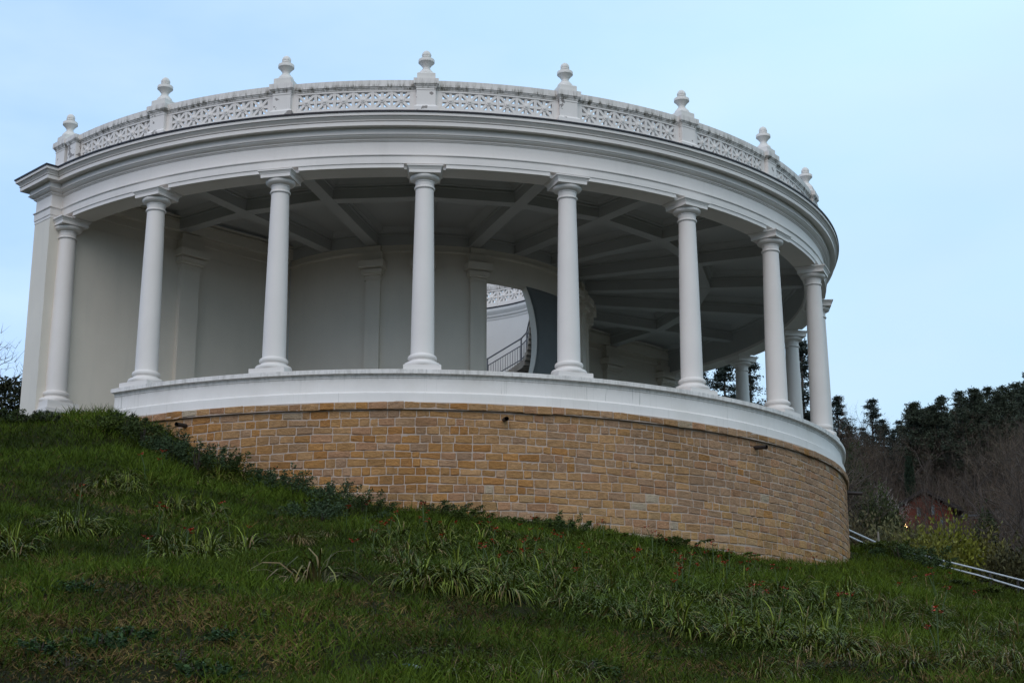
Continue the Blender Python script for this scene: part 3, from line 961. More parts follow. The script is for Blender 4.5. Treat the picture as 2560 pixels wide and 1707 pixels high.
# ---- turf
NB = 560000
bdeg = RNG.uniform(-20, 27, NB)
NO = 190000                                     # thinner turf beyond both sides of the view
bo = RNG.uniform(0, 1, NO); bo = np.where(RNG.random(NO) < 0.5, -20 - 22 * bo, 27 + 20 * bo)
bear = np.radians(np.r_[bdeg, bo]); NB += NO
dist = 8.3 + (41.5 - 8.3) * RNG.random(NB) ** 1.05
gx = dist * np.sin(bear); gy = -CAM_D + dist * np.cos(bear)
keep = (np.hypot(gx, gy) > 10.45) | ((gx < -6.0) & (gx * B2[0] + gy * B2[1] < -0.75) & (gx * E2[0] + gy * E2[1] > 9.6))
# tufty: drop blades in the bare gaps
tuft = 0.55 * vnoise(gx, gy, 0.33, 1) + 0.45 * vnoise(gx, gy, 0.14, 2)
keep &= RNG.random(NB) < np.clip(0.40 + 1.4 * (tuft - 0.25), 0.25, 1)
gx, gy, dist, tuft = gx[keep], gy[keep], dist[keep], tuft[keep]
gz = H(gx, gy); nb = len(gx)
dry = 0.5 * vnoise(gx, gy, 1.7, 3) + 0.5 * vnoise(gx, gy, 0.45, 4) + np.clip((18.5 - dist) / 30, -0.1, 0.30) * (0.35 + 1.3 * vnoise(gx, gy, 2.6, 33))
isdry = RNG.random(nb) < np.clip((dry - 0.46) * 1.7, 0.03, 0.7)
lush = vnoise(gx, gy, 2.2, 9)
g1 = np.array([0.030, 0.054, 0.005]); g2 = np.array([0.066, 0.094, 0.008]); y1 = np.array([0.165, 0.122, 0.040]); y2 = np.array([0.100, 0.058, 0.026])
t = RNG.random(nb)[:, None] * 0.6 + 0.4 * lush[:, None]
colr = g1 * (1 - t) + g2 * t
q = RNG.random(nb)[:, None]
colr = np.where(isdry[:, None], y1 * (1 - q) + y2 * q, colr) * RNG.uniform(0.7, 1.25, nb)[:, None]
patchy = vnoise(gx, gy, 0.85, 21)
colr = colr * (0.45 + 1.0 * patchy)[:, None]
lenb = (0.03 + 0.10 * tuft + 0.05 * lush + 0.06 * (patchy > 0.62)) * RNG.uniform(0.6, 1.35, nb) * np.where(isdry, 0.8, 1.0) * (1 + 0.012 * (dist - 9))
az = RNG.uniform(0, 2 * PI, nb); lean = RNG.uniform(0.15, 1.0, nb) + isdry * 0.5
D0 = np.c_[np.cos(az) * lean, np.sin(az) * lean, np.ones(nb)]
P0 = np.c_[gx, gy, gz - 0.01]
tag(blades(P0, D0, lenb, 0.0065 * (0.7 + dist / 22) * RNG.uniform(0.7, 1.4, nb), RNG.uniform(0.3, 1.6, nb), 2, colr, 'grass', M_BLADE),
    'short dark green and straw coloured grass covering the slope', 'grass', kind='stuff')


# ---- strap-leaved clumps (several shapes, then copies)
def clump_mesh(seed, nl, Lm, wl, green, dead, flat=0.0):
    r = np.random.default_rng(seed)
    az = r.uniform(0, 2 * PI, nl); lean = r.uniform(0.05, 0.9, nl) ** 0.8 + flat
    rad = 0.11 * np.sqrt(r.random(nl))
    P0 = np.c_[rad * np.cos(az), rad * np.sin(az), np.full(nl, -0.03)]
    D0 = np.c_[np.cos(az) * lean + 0.16, np.sin(az) * lean - 0.16, np.ones(nl)]
    L = Lm * r.uniform(0.65, 1.25, nl); droop = r.uniform(1.8, 4.2, nl)
    c = np.array(green)[None] * (0.38 + 1.15 * r.random(nl) ** 1.8)[:, None]
    dd = r.random(nl) < dead
    c = np.where(dd[:, None], np.array([0.15, 0.10, 0.045])[None] * r.uniform(0.6, 1.3, nl)[:, None], c)
    tip = np.where((r.random(nl) < 0.18)[:, None], np.array([0.19, 0.15, 0.035])[None], c * 1.45)
    s = np.cross(D0, [0, 0, 1.0]); s /= np.linalg.norm(s, axis=1, keepdims=True)
    s = s + r.normal(size=(nl, 3)) * 0.25; s /= np.linalg.norm(s, axis=1, keepdims=True)
    V, pat = quads_strip(P0, D0, L, wl * r.uniform(0.7, 1.2, nl), droop, 5, s)
    m = V.shape[1]; F = (pat[None] + (np.arange(nl) * m)[:, None, None]).reshape(-1, 4)
    u = np.repeat(np.linspace(0, 1, 6), 2)[None, :, None]
    C = c[:, None, :] * (1 - u ** 2) + tip[:, None, :] * u ** 2
    return V.reshape(-1, 3), F, C.reshape(-1, 3)


GREEN = (0.092, 0.116, 0.013)
PROTO = {}
def proto_mesh(key, gen, mat, smooth=False):
    """make a mesh datablock once"""
    if key not in PROTO:
        V, F, C = gen()
        o = mesh(key[0], V, F, mat, None, smooth, col=C)
        PROTO[key] = o.data; bpy.data.objects.remove(o)
    return PROTO[key]


def place(name, me, loc, rz, sc, label=None, cat=None, group=None, parent=None):
    o = bpy.data.objects.new(name, me); COL.objects.link(o)
    o.location = loc; o.rotation_euler = (0, 0, rz)
    o.scale = (sc, sc, sc) if not isinstance(sc, tuple) else sc
    if parent is not None: o.parent = parent
    return tag(o, label, cat, group)


def clump(kind, i):
    if kind == 'strap':
        return proto_mesh(('strap_leaf_clump', i), lambda: clump_mesh(100 + i, 78, 0.42, 0.019, GREEN, 0.08), M_STRAP)
    if kind == 'dry':
        return proto_mesh(('dry_clump', i), lambda: clump_mesh(200 + i, 58, 0.42, 0.015, (0.100, 0.100, 0.022), 0.40), M_STRAP)
    return proto_mesh(('meadow_tuft', i), lambda: clump_mesh(300 + i, 80, 0.33, 0.009, (0.082, 0.105, 0.014), 0.20), M_STRAP)


def put_clump(px, py, kind, sc, label, group):
    p = on_ground(px, py)
    if p is None or np.hypot(p[0], p[1]) < 10.55: return None
    return place({'strap': 'strap_leaf_clump', 'dry': 'strap_leaf_clump', 'tuft': 'grass_tuft'}[kind], clump(kind, random.randrange(5)), p, random.uniform(0, 6.28), sc * random.uniform(0.66, 1.05), label, 'plant', group)


ROWS = [
    # centre px, py, spread x, spread y, count, kind, scale, label
    (40, 1275, 60, 16, 9, 'strap', 1.0, 'pale strap-leaved clump at the far left edge of the slope', 'clumps at the left edge'),
    (205, 1222, 70, 18, 8, 'strap', 0.95, 'pale drooping strap-leaved clump low on the left slope, below the end column', 'clumps on the left slope'),
    (220, 1140, 60, 10, 6, 'dry', 0.8, 'yellowed strap-leaved clump high on the left slope', 'yellowed clumps high on the left slope'),
    (300, 1115, 90, 18, 9, 'strap', 0.8, 'small strap-leaved clump on the upper left slope near the shrubs', 'clumps on the upper left slope'),
    (405, 1190, 90, 22, 10, 'strap', 0.9, 'strap-leaved clump in the middle of the left slope', 'clumps in the middle of the left slope'),
    (480, 1272, 120, 20, 20, 'strap', 1.0, 'strap-leaved clump in the long pale row on the left slope', 'clumps in the long row on the left slope'),
    (400, 1040, 40, 10, 5, 'strap', 0.75, 'small strap-leaved clump just below the left drain spout', 'clumps below the left drain spout'),
    (505, 1105, 70, 12, 9, 'strap', 0.8, 'strap-leaved clump at the left foot of the stone wall', 'clumps at the left foot of the wall'),
    (705, 1250, 50, 14, 5, 'dry', 0.85, 'straw tipped strap-leaved clump left of the dense patch', 'straw tipped clumps left of the dense patch'),
    (1010, 1350, 70, 16, 14, 'strap', 1.05, 'large arching strap-leaved clump at the lower left corner of the dense patch', 'clumps at the corner of the dense patch'),
]
for cx, cy, sx, sy, n, kind, sc, lab, grp in ROWS:
    for i in range(n):
        put_clump(cx + random.uniform(-sx, sx), cy + random.uniform(-sy, sy), kind, sc, lab, grp)
put_clump(712, 1342, 'dry', 1.75, 'large brown tipped strap-leaved clump standing alone left of the dense patch', None)


def in_poly(x, y, poly):
    c = False; j = len(poly) - 1
    for i in range(len(poly)):
        if (poly[i][1] > y) != (poly[j][1] > y) and x < (poly[j][0] - poly[i][0]) * (y - poly[i][1]) / (poly[j][1] - poly[i][1]) + poly[i][0]: c = not c
        j = i
    return c


PATCH = [(830, 1225), (1000, 1215), (1200, 1230), (1420, 1250), (1620, 1295), (1800, 1325), (1960, 1340), (1985, 1420), (1940, 1500), (1840, 1520), (1660, 1470),
         (1480, 1440), (1330, 1420), (1250, 1370), (1120, 1375), (980, 1345), (860, 1285)]
cnt = 0
while cnt < 215:
    x, y = random.uniform(820, 1990), random.uniform(1210, 1525)
    if not in_poly(x, y, PATCH): continue
    put_clump(x, y, 'strap' if random.random() < 0.85 else 'dry', 0.95,
              'strap-leaved clump crowded in the dense patch below the middle of the stone wall', 'clumps in the dense patch below the wall'); cnt += 1
RIGHT = [(1960, 1310), (2120, 1340), (2352, 1420), (2352, 1560), (2100, 1560), (1900, 1500), (1990, 1430)]
cnt = 0
while cnt < 80:
    x, y = random.uniform(1890, 2360), random.uniform(1300, 1562)
    if not in_poly(x, y, RIGHT): continue
    put_clump(x, y, 'tuft', 1.05, 'tall loose grass tuft on the slope right of the dense patch', 'grass tufts on the right slope'); cnt += 1
for x, y in ((1100, 1545), (1180, 1555), (1260, 1560), (1050, 1560), (1160, 1562), (1330, 1560), (1750, 1550), (1820, 1562)):
    put_clump(x, y, 'tuft', 1.0, 'long green grass tuft at the bottom edge near the bottle', 'grass tufts at the bottom edge')

# loose strap leaves filling the patch between the clumps: one mass
pp = []
while len(pp) < 2600:
    x, y = random.uniform(820, 1990), random.uniform(1205, 1525)
    if in_poly(x, y, PATCH):
        p = on_ground(x, y)
        if p is not None and np.hypot(p[0], p[1]) > 10.5: pp.append(p)
pp = np.repeat(np.array(pp), 5, 0); n = len(pp)
pp[:, 0] += RNG.normal(0, .1, n); pp[:, 1] += RNG.normal(0, .1, n); pp[:, 2] = H(pp[:, 0], pp[:, 1]) - 0.02
az = RNG.uniform(0, 2 * PI, n); lean = RNG.uniform(0.1, 0.9, n)
c = np.array([0.046, 0.070, 0.008])[None] * RNG.uniform(0.5, 1.5, n)[:, None]
tag(blades(pp, np.c_[np.cos(az) * lean, np.sin(az) * lean, np.ones(n)], RNG.uniform(0.16, 0.36, n), np.full(n, 0.012), RNG.uniform(1.6, 3.8, n), 4, c, 'strap_leaf_cover', M_STRAP, tip=c * 1.3),
    'mass of strap leaves filling the dense patch below the wall', 'ground cover', kind='stuff')


# ---- red flowers
def flower_mesh(seed):
    r = random.Random(seed); mb = MB()
    h = r.uniform(0.26, 0.36); bx, by = r.uniform(-.08, .08), r.uniform(-.08, .08)
    mb.tube([(0, 0, -0.02), (bx * .4, by * .4, h * .6), (bx, by, h)], 0.004, 4, 1)
    for i in range(r.randint(3, 6)):
        cx, cy, cz = bx + r.uniform(-.035, .035), by + r.uniform(-.035, .035), h + r.uniform(-.03, .02)
        for j in range(5):
            a = j * 2 * PI / 5 + r.random(); L = r.uniform(.018, .028)
            d = np.array([math.cos(a), math.sin(a), r.uniform(.1, .8)]) * L; s = np.array([-math.sin(a), math.cos(a), 0]) * .008
            p = np.array([cx, cy, cz])
            mb.add([p, p + d * .5 + s, p + d, p + d * .5 - s], [(0, 1, 2, 3)], 0)
    return mb


FL = []
for i in range(4):
    o = flower_mesh(i).build('red_flower', [M_RED, M_STEM]); FL.append(o.data); bpy.data.objects.remove(o)
FPX = [(175, 1170), (180, 1178), (363, 1080), (372, 1076), (437, 1042), (335, 1098), (337, 1298), (356, 1230), (364, 1226), (423, 1272), (424, 1280), (531, 1230), (565, 1243), (627, 1105),
       (795, 1203), (836, 1221), (915, 1213), (918, 1218), (866, 1236), (893, 1245), (900, 1247), (855, 1258), (972, 1203), (974, 1210), (975, 1216), (1007, 1228), (1040, 1228), (962, 1210),
       (971, 1256), (817, 1303), (1019, 1263), (1094, 1238), (1122, 1223), (1128, 1222), (1132, 1262), (1113, 1300), (1137, 1305), (1163, 1322), (1147, 1194), (1192, 1230), (1216, 1240), (1226, 1232),
       (1229, 1250), (1274, 1262), (1278, 1257), (1300, 1266), (1200, 1280), (1206, 1285), (1224, 1305), (1208, 1315), (1160, 1320), (1131, 1325), (1252, 1318), (1278, 1297), (1341, 1322), (1353, 1323),
       (1328, 1347), (1304, 1222), (1372, 1224), (1379, 1222), (1387, 1241), (1460, 1218), (1505, 1264), (1520, 1272), (1498, 1281), (1508, 1279), (1456, 1312), (1468, 1314), (1490, 1322), (1545, 1318),
       (1573, 1341), (1580, 1337), (1588, 1338), (1568, 1348), (1555, 1360), (1548, 1362), (1541, 1378), (1632, 1303), (1640, 1308), (1625, 1310), (1655, 1317), (1676, 1320), (1715, 1313), (1735, 1312),
       (1700, 1323), (1672, 1345), (1720, 1342), (1732, 1342), (1790, 1362), (1800, 1360), (1878, 1300), (1880, 1310), (1946, 1418), (1950, 1422), (1728, 1430), (1795, 1440), (1740, 1405), (1755, 1410),
       (2073, 1370), (2120, 1365), (2145, 1346), (2150, 1362), (2155, 1385), (2160, 1383), (2162, 1438), (2155, 1502), (2158, 1508), (2275, 1348), (2285, 1346), (2180, 1352), (2250, 1392)]
for (x, y) in FPX:
    p = on_ground(x, y + 14)
    if p is None or np.hypot(p[0], p[1]) < 10.5: continue
    zone = ('left slope' if x < 700 else 'dense patch below the middle of the wall' if x < 1400 else 'slope below the right half of the wall' if x < 1990 else 'slope right of the wall, below the handrail')
    place('red_flower', random.choice(FL), p, random.uniform(0, 6.28), random.uniform(0.9, 1.4), 'red-orange flower head on the ' + zone, 'flower', 'red flowers on the ' + zone)


# ---- leafy shrubs and weeds
def shrub_mesh(seed, n, R, Hh, leaf, colr, spike=0.0):
    r = np.random.default_rng(seed)
    nst = 26
    sx = r.normal(0, R * 0.5, (nst, 2)); sh = Hh * r.uniform(0.5, 1.05, nst) * np.exp(-(sx ** 2).sum(1) / (R * R) * 0.7)
    if spike: sh[:3] *= 1 + spike
    i = r.integers(0, nst, n); u = r.random(n) ** 0.7
    tipo = sx[i] * 0.35
    P = np.c_[sx[i] + tipo * u[:, None], sh[i] * u] + r.normal(0, 1, (n, 3)) * np.c_[np.full(n, R * 0.10), np.full(n, R * 0.10), np.full(n, Hh * 0.05)] * (1 - 0.5 * u[:, None])
    P[:, 2] = np.maximum(P[:, 2], 0.0)
    a = r.normal(size=(n, 3)); a[:, 2] *= 0.5; a /= np.linalg.norm(a, axis=1, keepdims=True)
    b = np.cross(a, r.normal(size=(n, 3))); b /= np.linalg.norm(b, axis=1, keepdims=True)
    L = leaf * r.uniform(0.6, 1.3, n)[:, None]
    V = np.stack([P - a * L, P + b * L * 0.42, P + a * L, P - b * L * 0.42], 1)
    C = np.repeat((np.array(colr)[None] * r.uniform(0.55, 1.5, n)[:, None])[:, None], 4, 1)
    F = np.arange(4 * n).reshape(n, 4)
    return V.reshape(-1, 3), F, C.reshape(-1, 3)


def stem_mesh(seed, n, R, Hh):
    r = random.Random(seed); mb = MB()
    for i in range(n):
        a = r.uniform(0, 2 * PI); q = r.uniform(0, R * 0.5)
        mb.tube([(q * .3 * math.cos(a), q * .3 * math.sin(a), -0.05), (q * .7 * math.cos(a), q * .7 * math.sin(a), Hh * .5), (q * math.cos(a), q * math.sin(a), Hh * r.uniform(.7, 1.0))], [0.008, 0.006, 0.002], 4)
    return mb


def shrub(px, py, R, Hh, leaf, colr, label, group=None, n=900, name='leafy_shrub', seed=0, spike=0.0, at=None):
    p = on_ground(px, py) if at is None else at
    if p is None: return
    root = thing(name, label, 'shrub', p, random.uniform(0, 6.28), group)
    V, F, C = shrub_mesh(seed, n, R, Hh, leaf, colr, spike)
    mesh('foliage', V, F, M_LEAF, root, col=C)
    stem_mesh(seed, 7, R, Hh * 0.85).build('stem', M_BARK, root)
    return root


DKG = (0.036, 0.052, 0.014); BLG = (0.038, 0.060, 0.026); MDG = (0.058, 0.080, 0.014)
SH = [(40, 966, .45, .20, DKG, 'low dark shrub at the left edge beside the foot of the end pier'),
      (95, 966, .26, .20, (0.055, 0.065, 0.035), 'small pale leaved weed in front of the foot of the end pier'),
      (225, 984, .5, .22, MDG, 'green weed mound in front of the plinth of the leftmost column'),
      (275, 985, .45, .30, DKG, 'dark weed mound where the white parapet begins'),
      (330, 1012, .55, .34, DKG, 'dark leafy shrub below the left end of the white parapet'),
      (395, 1040, .50, .34, BLG, 'dark leafy shrub under the left drain spout'),
      (450, 1070, .60, .42, BLG, 'bushy dark shrub against the left end of the stone wall'),
      (505, 1080, .45, .42, DKG, 'dark upright shrub against the stone wall right of the left drain spout'),
      (610, 1110, .50, .26, BLG, 'low blue-green weed at the wall foot with tall thin stalks'),
      (680, 1130, .55, .36, BLG, 'blue-green weed mound at the wall foot left of the middle'),
      (755, 1152, .60, .34, BLG, 'wide blue-green weed mound spreading from the wall foot'),
      (830, 1172, .55, .28, DKG, 'low dark weed mound at the wall foot below the second clear column'),
      (740, 1190, .70, .24, BLG, 'low blue-green weed carpet on the slope in front of the wall'),
      (1000, 1178, .55, .36, (0.036, 0.046, 0.024), 'rounded dark shrub at the wall foot below the central column'),
      (1060, 1190, .50, .26, DKG, 'low dark shrub right of the rounded shrub at the wall foot'),
      (1200, 1210, .50, .26, DKG, 'low dark weeds at the wall foot right of the middle drain spout'),
      (1300, 1218, .40, .40, BLG, 'twiggy weed with upright stalks against the stone wall'),
      (1395, 1235, .35, .20, MDG, 'small green weed at the wall foot right of the twiggy weed'),
      (1530, 1250, .45, .24, DKG, 'rounded low weed mound under the right half of the stone wall'),
      (1640, 1275, .40, .16, MDG, 'thin grassy weed at the wall foot near the right drain spout')]
for i, (x, y, R, Hh, c, lab) in enumerate(SH):
    if x > 850: Hh *= 0.62; c = tuple(v * q for v, q in zip(c, (1.15, 1.15, 0.7)))
    shrub(x, y + 6, R * 1.15, Hh * 1.25, 0.024, c, lab, seed=40 + i, n=2600, spike=0.9 if 'stalk' in lab else 0.25)
for i, (x, y, lab) in enumerate([(170, 1362, 'small dark green weed low on the left slope'), (90, 1505, 'dark weed near the lower left corner'), (300, 1470, 'dark round weed tuft left of the lower middle'),
                                 (520, 1475, 'dark weed in the brown turf at lower left'), (460, 1555, 'dark leafy weed at the bottom edge left of the bottle'), (230, 1490, 'low dark weed between the lower left tufts')]):
    shrub(x, y, 0.17, 0.13, 0.022, (0.028, 0.055, 0.018), lab, seed=80 + i, n=420, name='weed')
rw = random.Random(77)
for i in range(34):
    x, y = rw.choice([(rw.uniform(10, 700), rw.uniform(1040, 1290)), (rw.uniform(10, 900), rw.uniform(1380, 1550)), (rw.uniform(900, 2300), rw.uniform(1460, 1560))])
    zone = 'upper left slope' if y < 1300 else 'lower left turf' if x < 900 else 'turf below the dense patch'
    shrub(x, y, rw.uniform(.12, .26), rw.uniform(.07, .15), 0.017, rw.choice([(0.026, 0.046, 0.010), (0.034, 0.040, 0.014), (0.045, 0.062, 0.010)]), 'low broad-leaved weed in the ' + zone, 'weeds in the ' + zone, n=340, name='weed', seed=200 + i)
# mound at the crest on the right
for i, (x, y, R, Hh, c, lab) in enumerate([(2030, 1268, .8, .30, MDG, 'bright green weeds behind the right end of the stone base'), (2075, 1292, .9, .55, (0.035, 0.060, 0.02), 'green bramble mound covering the middle of the handrail'),
                                           (2115, 1305, .7, .28, (0.05, 0.078, 0.03), 'pale leaved bramble beside the gap in the handrail'), (2180, 1340, .6, .08, DKG, 'dark bramble on the crest below the lower handrail'),
                                           (2260, 1362, .6, .10, MDG, 'low green weeds on the crest at the right edge')]):
    shrub(x, y, R, Hh, 0.032, c, lab, seed=120 + i, n=3200)


# ------------------------------------------------------------------ handrail on the path behind the crest
def dpt(bear, el, d):
    a = math.radians(bear); e = math.radians(el)
    return np.array([d * math.sin(a), -CAM_D + d * math.cos(a), CAM_Z + d * math.tan(e)])
hr = thing('handrail', 'pair of grey metal handrail pipes along the path behind the grassy crest', 'handrail', tuple(dpt(18, 5.5, 43)))
hb = np.array(hr.location)
up_l = [dpt(b, e, 43) - hb for b, e in ((13.0, 9.2), (15.5, 8.04), (16.38, 7.60), (17.2, 7.28), (18.14, 7.03), (19.8, 6.55), (21.3, 6.10), (23.5, 5.4))]
lo_l = [dpt(b, e, 42.8) - hb for b, e in ((13.0, 8.95), (15.5, 7.82), (16.38, 7.36), (17.2, 7.06), (18.14, 6.83), (19.8, 6.34), (21.3, 5.82), (23.5, 5.05))]
mb = MB(); mb.tube(up_l, 0.024, 8); mb.build('rail', M_GALV, hr, True)
mb = MB(); mb.tube(lo_l, 0.024, 8); mb.build('rail', M_GALV, hr, True)
for b, e, top in ((16.5, 7.5, .35), (18.6, 6.85, 0), (20.2, 6.4, 0), (21.1, 6.1, 0), (22.3, 5.7, 0)):
    p = dpt(b, e, 42.9); mb = MB(); g = h1(p[0], p[1])
    mb.tube([np.array([p[0], p[1], min(g, p[2] - 0.6) - .3]) - hb, np.array([p[0], p[1], p[2] + top]) - hb], 0.028, 6); mb.build('post', M_PIPE if not top else M_TREAD, hr)

# ------------------------------------------------------------------ litter: a plastic bottle in the grass
bp = on_ground(940, 1540)
bt = thing('plastic_bottle', 'crushed clear plastic bottle with a blue label lying in the grass', 'bottle', tuple(bp + np.array([0, 0, 0.026])), 0.35)
mB, nB, bB = new_mat('clear_plastic', 0.25, 0.5); bB.inputs['Base Color'].default_value = (0.34, 0.40, 0.40, 1); bB.inputs['Transmission Weight'].default_value = 0.25
M_BLUE = plain('blue_label', (0.01, 0.13, 0.38), 0.4); M_CAPW = plain('bottle_cap', (0.6, 0.65, 0.66), 0.4)
RX = Matrix.Rotation(PI / 2, 3, 'Y')
def bT(v): return tuple(RX @ Vector(v))
mb = MB(); lathe(mb, [(0.006, -.075), (0.022, -.073), (0.024, -.06), (0.022, -.05), (0.024, -.04), (0.023, -.01), (0.019, 0.0), (0.0235, 0.03), (0.022, .04), (0.012, .062), (0.0085, .068), (0.0085, .078)], 16, bT)
bbd = mb.build('bottle_body', mB, bt, True)
mb = MB(); lathe(mb, [(0.0243, -.012), (0.0246, .003), (0.0243, .018)], 16, bT, caps=(False, False)); mb.build('bottle_label', M_BLUE, bt, True)
mb = MB(); lathe(mb, [(0.0105, .076), (0.0105, .088), (0.006, .0885)], 12, bT); mb.build('bottle_cap', M_CAPW, bt, True)


# ------------------------------------------------------------------ trees
def grow(r, p, d, L, rad, depth, maxd, segs, tw, spread, upw):
    """recursive bare branching; segs gets tapered limb paths, tw gets fine twigs"""
    n = 4; pts = [p]; rr = [rad]; q = p.copy(); dd = d.copy()
    for i in range(n):
        dd = dd + r.normal(0, 0.13, 3) + np.array([0, 0, upw * 0.12]); dd /= np.linalg.norm(dd)
        q = q + dd * L / n; pts.append(q.copy()); rr.append(rad * (1 - 0.5 * (i + 1) / n))
    (segs if depth < maxd else tw).append((pts, rr))
    if depth >= maxd: return
    kids = r.integers(4, 7) if depth else r.integers(6, 9)
    for j in range(kids):
        u = r.uniform(0.3, 1.0) if depth else r.uniform(0.25, 1.0)
        i = min(int(u * n), n - 1); base = pts[i] + (pts[i + 1] - pts[i]) * (u * n - i)
        ax = r.normal(size=3); ax -= ax.dot(dd) * dd; ax /= np.linalg.norm(ax)
        nd = dd * (1 - spread * r.uniform(0.6, 1.1)) + ax * spread * r.uniform(0.8, 1.3) + np.array([0, 0, upw * 0.3]); nd /= np.linalg.norm(nd)
        grow(r, base, nd, L * r.uniform(0.45, 0.72), max(rad * 0.42, 0.006), depth + 1, maxd, segs, tw, spread, upw)


def bare_tree(seed, Hh, colr, spread=0.62, upw=0.5, maxd=3, tw_w=0.022):
    r = np.random.default_rng(seed)
    segs, tw = [], []
    grow(r, np.array([0, 0, -0.4]), np.array([0.03, 0.02, 1.0]), Hh * 0.55, Hh * 0.014, 0, maxd, segs, tw, spread, upw)
    mb = MB()
    for i, (p, rr) in enumerate(segs): mb.tube(p, rr, 6 if i == 0 else 4, cap=False)
    # twigs: three thin crossing strips each forked
    P0, D0, L = [], [], []
    for p, rr in tw:
        for k in range(4):
            P0.append(p[k]); D0.append(p[k + 1] - p[k]); L.append(np.linalg.norm(p[k + 1] - p[k]) * 1.03)
        for k in range(5):
            i = r.integers(0, 4); P0.append(p[i]); v = (p[4] - p[0]); ln = np.linalg.norm(v)
            P0[-1] = p[i]; D0.append(v / ln + r.normal(0, 0.55, 3) + np.array([0, 0, .25])); L.append(ln * r.uniform(0.4, 0.8))
    P0 = np.array(P0); D0 = np.array(D0); L = np.array(L); n = len(P0)
    s = np.cross(D0, r.normal(size=(n, 3))); s /= np.linalg.norm(s, axis=1, keepdims=True)
    V, pat = quads_strip(P0, D0, L, np.full(n, tw_w) * r.uniform(0.6, 1.2, n), np.zeros(n), 1, s)
    F = (pat[None] + (np.arange(n) * 4)[:, None, None]).reshape(-1, 4)
    C = np.repeat((np.array(colr)[None] * r.uniform(0.6, 1.5, n)[:, None])[:, None], 4, 1)
    return mb, V.reshape(-1, 3), F, C.reshape(-1, 3)


def pine_tree(seed, Hh, colr, cone=0.0):
    """conifer: straight trunk, whorled limbs with flat needle tufts towards the tips"""
    r = np.random.default_rng(seed); mb = MB()
    mb.tube([(0, 0, -0.5), (0.1, 0, Hh * .5), (0, 0.1, Hh)], [Hh * .018, Hh * .012, Hh * .003], 6)
    P, S = [], []
    lo = 0.12 if cone else 0.38
    z = lo * Hh
    while z < Hh * 0.99:
        u = (z / Hh - lo) / (1 - lo)
        rad = Hh * (0.26 * (1 - u) ** 0.8 + 0.015) if cone else Hh * (0.235 * (1 - u) ** 0.62 * (0.45 + 0.55 * min(1, u * 3.5)) + 0.012)
        for j in range(r.integers(3, 6)):
            a = r.uniform(0, 2 * PI); L = rad * r.uniform(0.35, 1.3); up_ = r.uniform(0.0, 0.55) if not cone else r.uniform(-.2, .15)
            tip = np.array([L * math.cos(a), L * math.sin(a), z + L * up_])
            mb.tube([(0, 0, z), tip], [Hh * .004, Hh * .0015], 3, cap=False)
            for t in np.linspace(0.35, 1.05, 6):
                for _ in range(15):
                    P.append(np.array([0, 0, z]) * (1 - t) + tip * t + r.normal(0, 1, 3) * Hh * np.array([.022, .022, .011])); S.append(Hh * 0.017)
        z += Hh * r.uniform(0.028, 0.055)
    P = np.array(P); S = np.array(S); n = len(P)
    a = r.normal(size=(n, 3)); a[:, 2] = np.abs(a[:, 2]) * 0.6; a /= np.linalg.norm(a, axis=1, keepdims=True)
    b = np.cross(a, r.normal(size=(n, 3))); b /= np.linalg.norm(b, axis=1, keepdims=True)
    L = (S * r.uniform(0.5, 1.2, n))[:, None]
    V = np.stack([P - a * L * .6, P + b * L * .28, P + a * L, P - b * L * .28], 1)
    C = np.repeat((np.array(colr)[None] * r.uniform(0.5, 1.6, n)[:, None])[:, None], 4, 1)
    return mb, V.reshape(-1, 3), np.arange(4 * n).reshape(n, 4), C.reshape(-1, 3)


def tree_proto(name, gen, crown_mat, bark=M_BARK):
    mb, V, F, C = gen
    root = bpy.data.objects.new(name, None); COL.objects.link(root)
    mb.build('trunk', bark, root)
    mesh('crown', V, F, crown_mat, root, col=C)
    return root


def put_tree(proto, used, loc, rz, sc, label, cat='tree', group=None):
    o = proto if proto not in used else copy_tree(proto)
    used.add(proto)
    o.location = loc; o.rotation_euler = (0, 0, rz); o.scale = (sc, sc, sc)
    return tag(o, label, cat, group)


used = set()
BT = [tree_proto('bare_tree', bare_tree(500 + i, 9.0, [(0.082, 0.064, 0.048), (0.095, 0.070, 0.052), (0.075, 0.064, 0.048), (0.105, 0.085, 0.058)][i % 4]), M_TWIG) for i in range(6)]
PT = [tree_proto('pine_tree', pine_tree(600 + i, 12.0, (0.036, 0.046, 0.028)), M_NEEDLE) for i in range(5)]
FT = [tree_proto('fir_tree', pine_tree(650 + i, 12.0, (0.027, 0.038, 0.030), cone=1.0), M_NEEDLE) for i in range(2)]


def gpt(bear, d):
    a = math.radians(bear); x, y = d * math.sin(a), -CAM_D + d * math.cos(a); return (x, y, h1(x, y))


rg = random.Random(11)
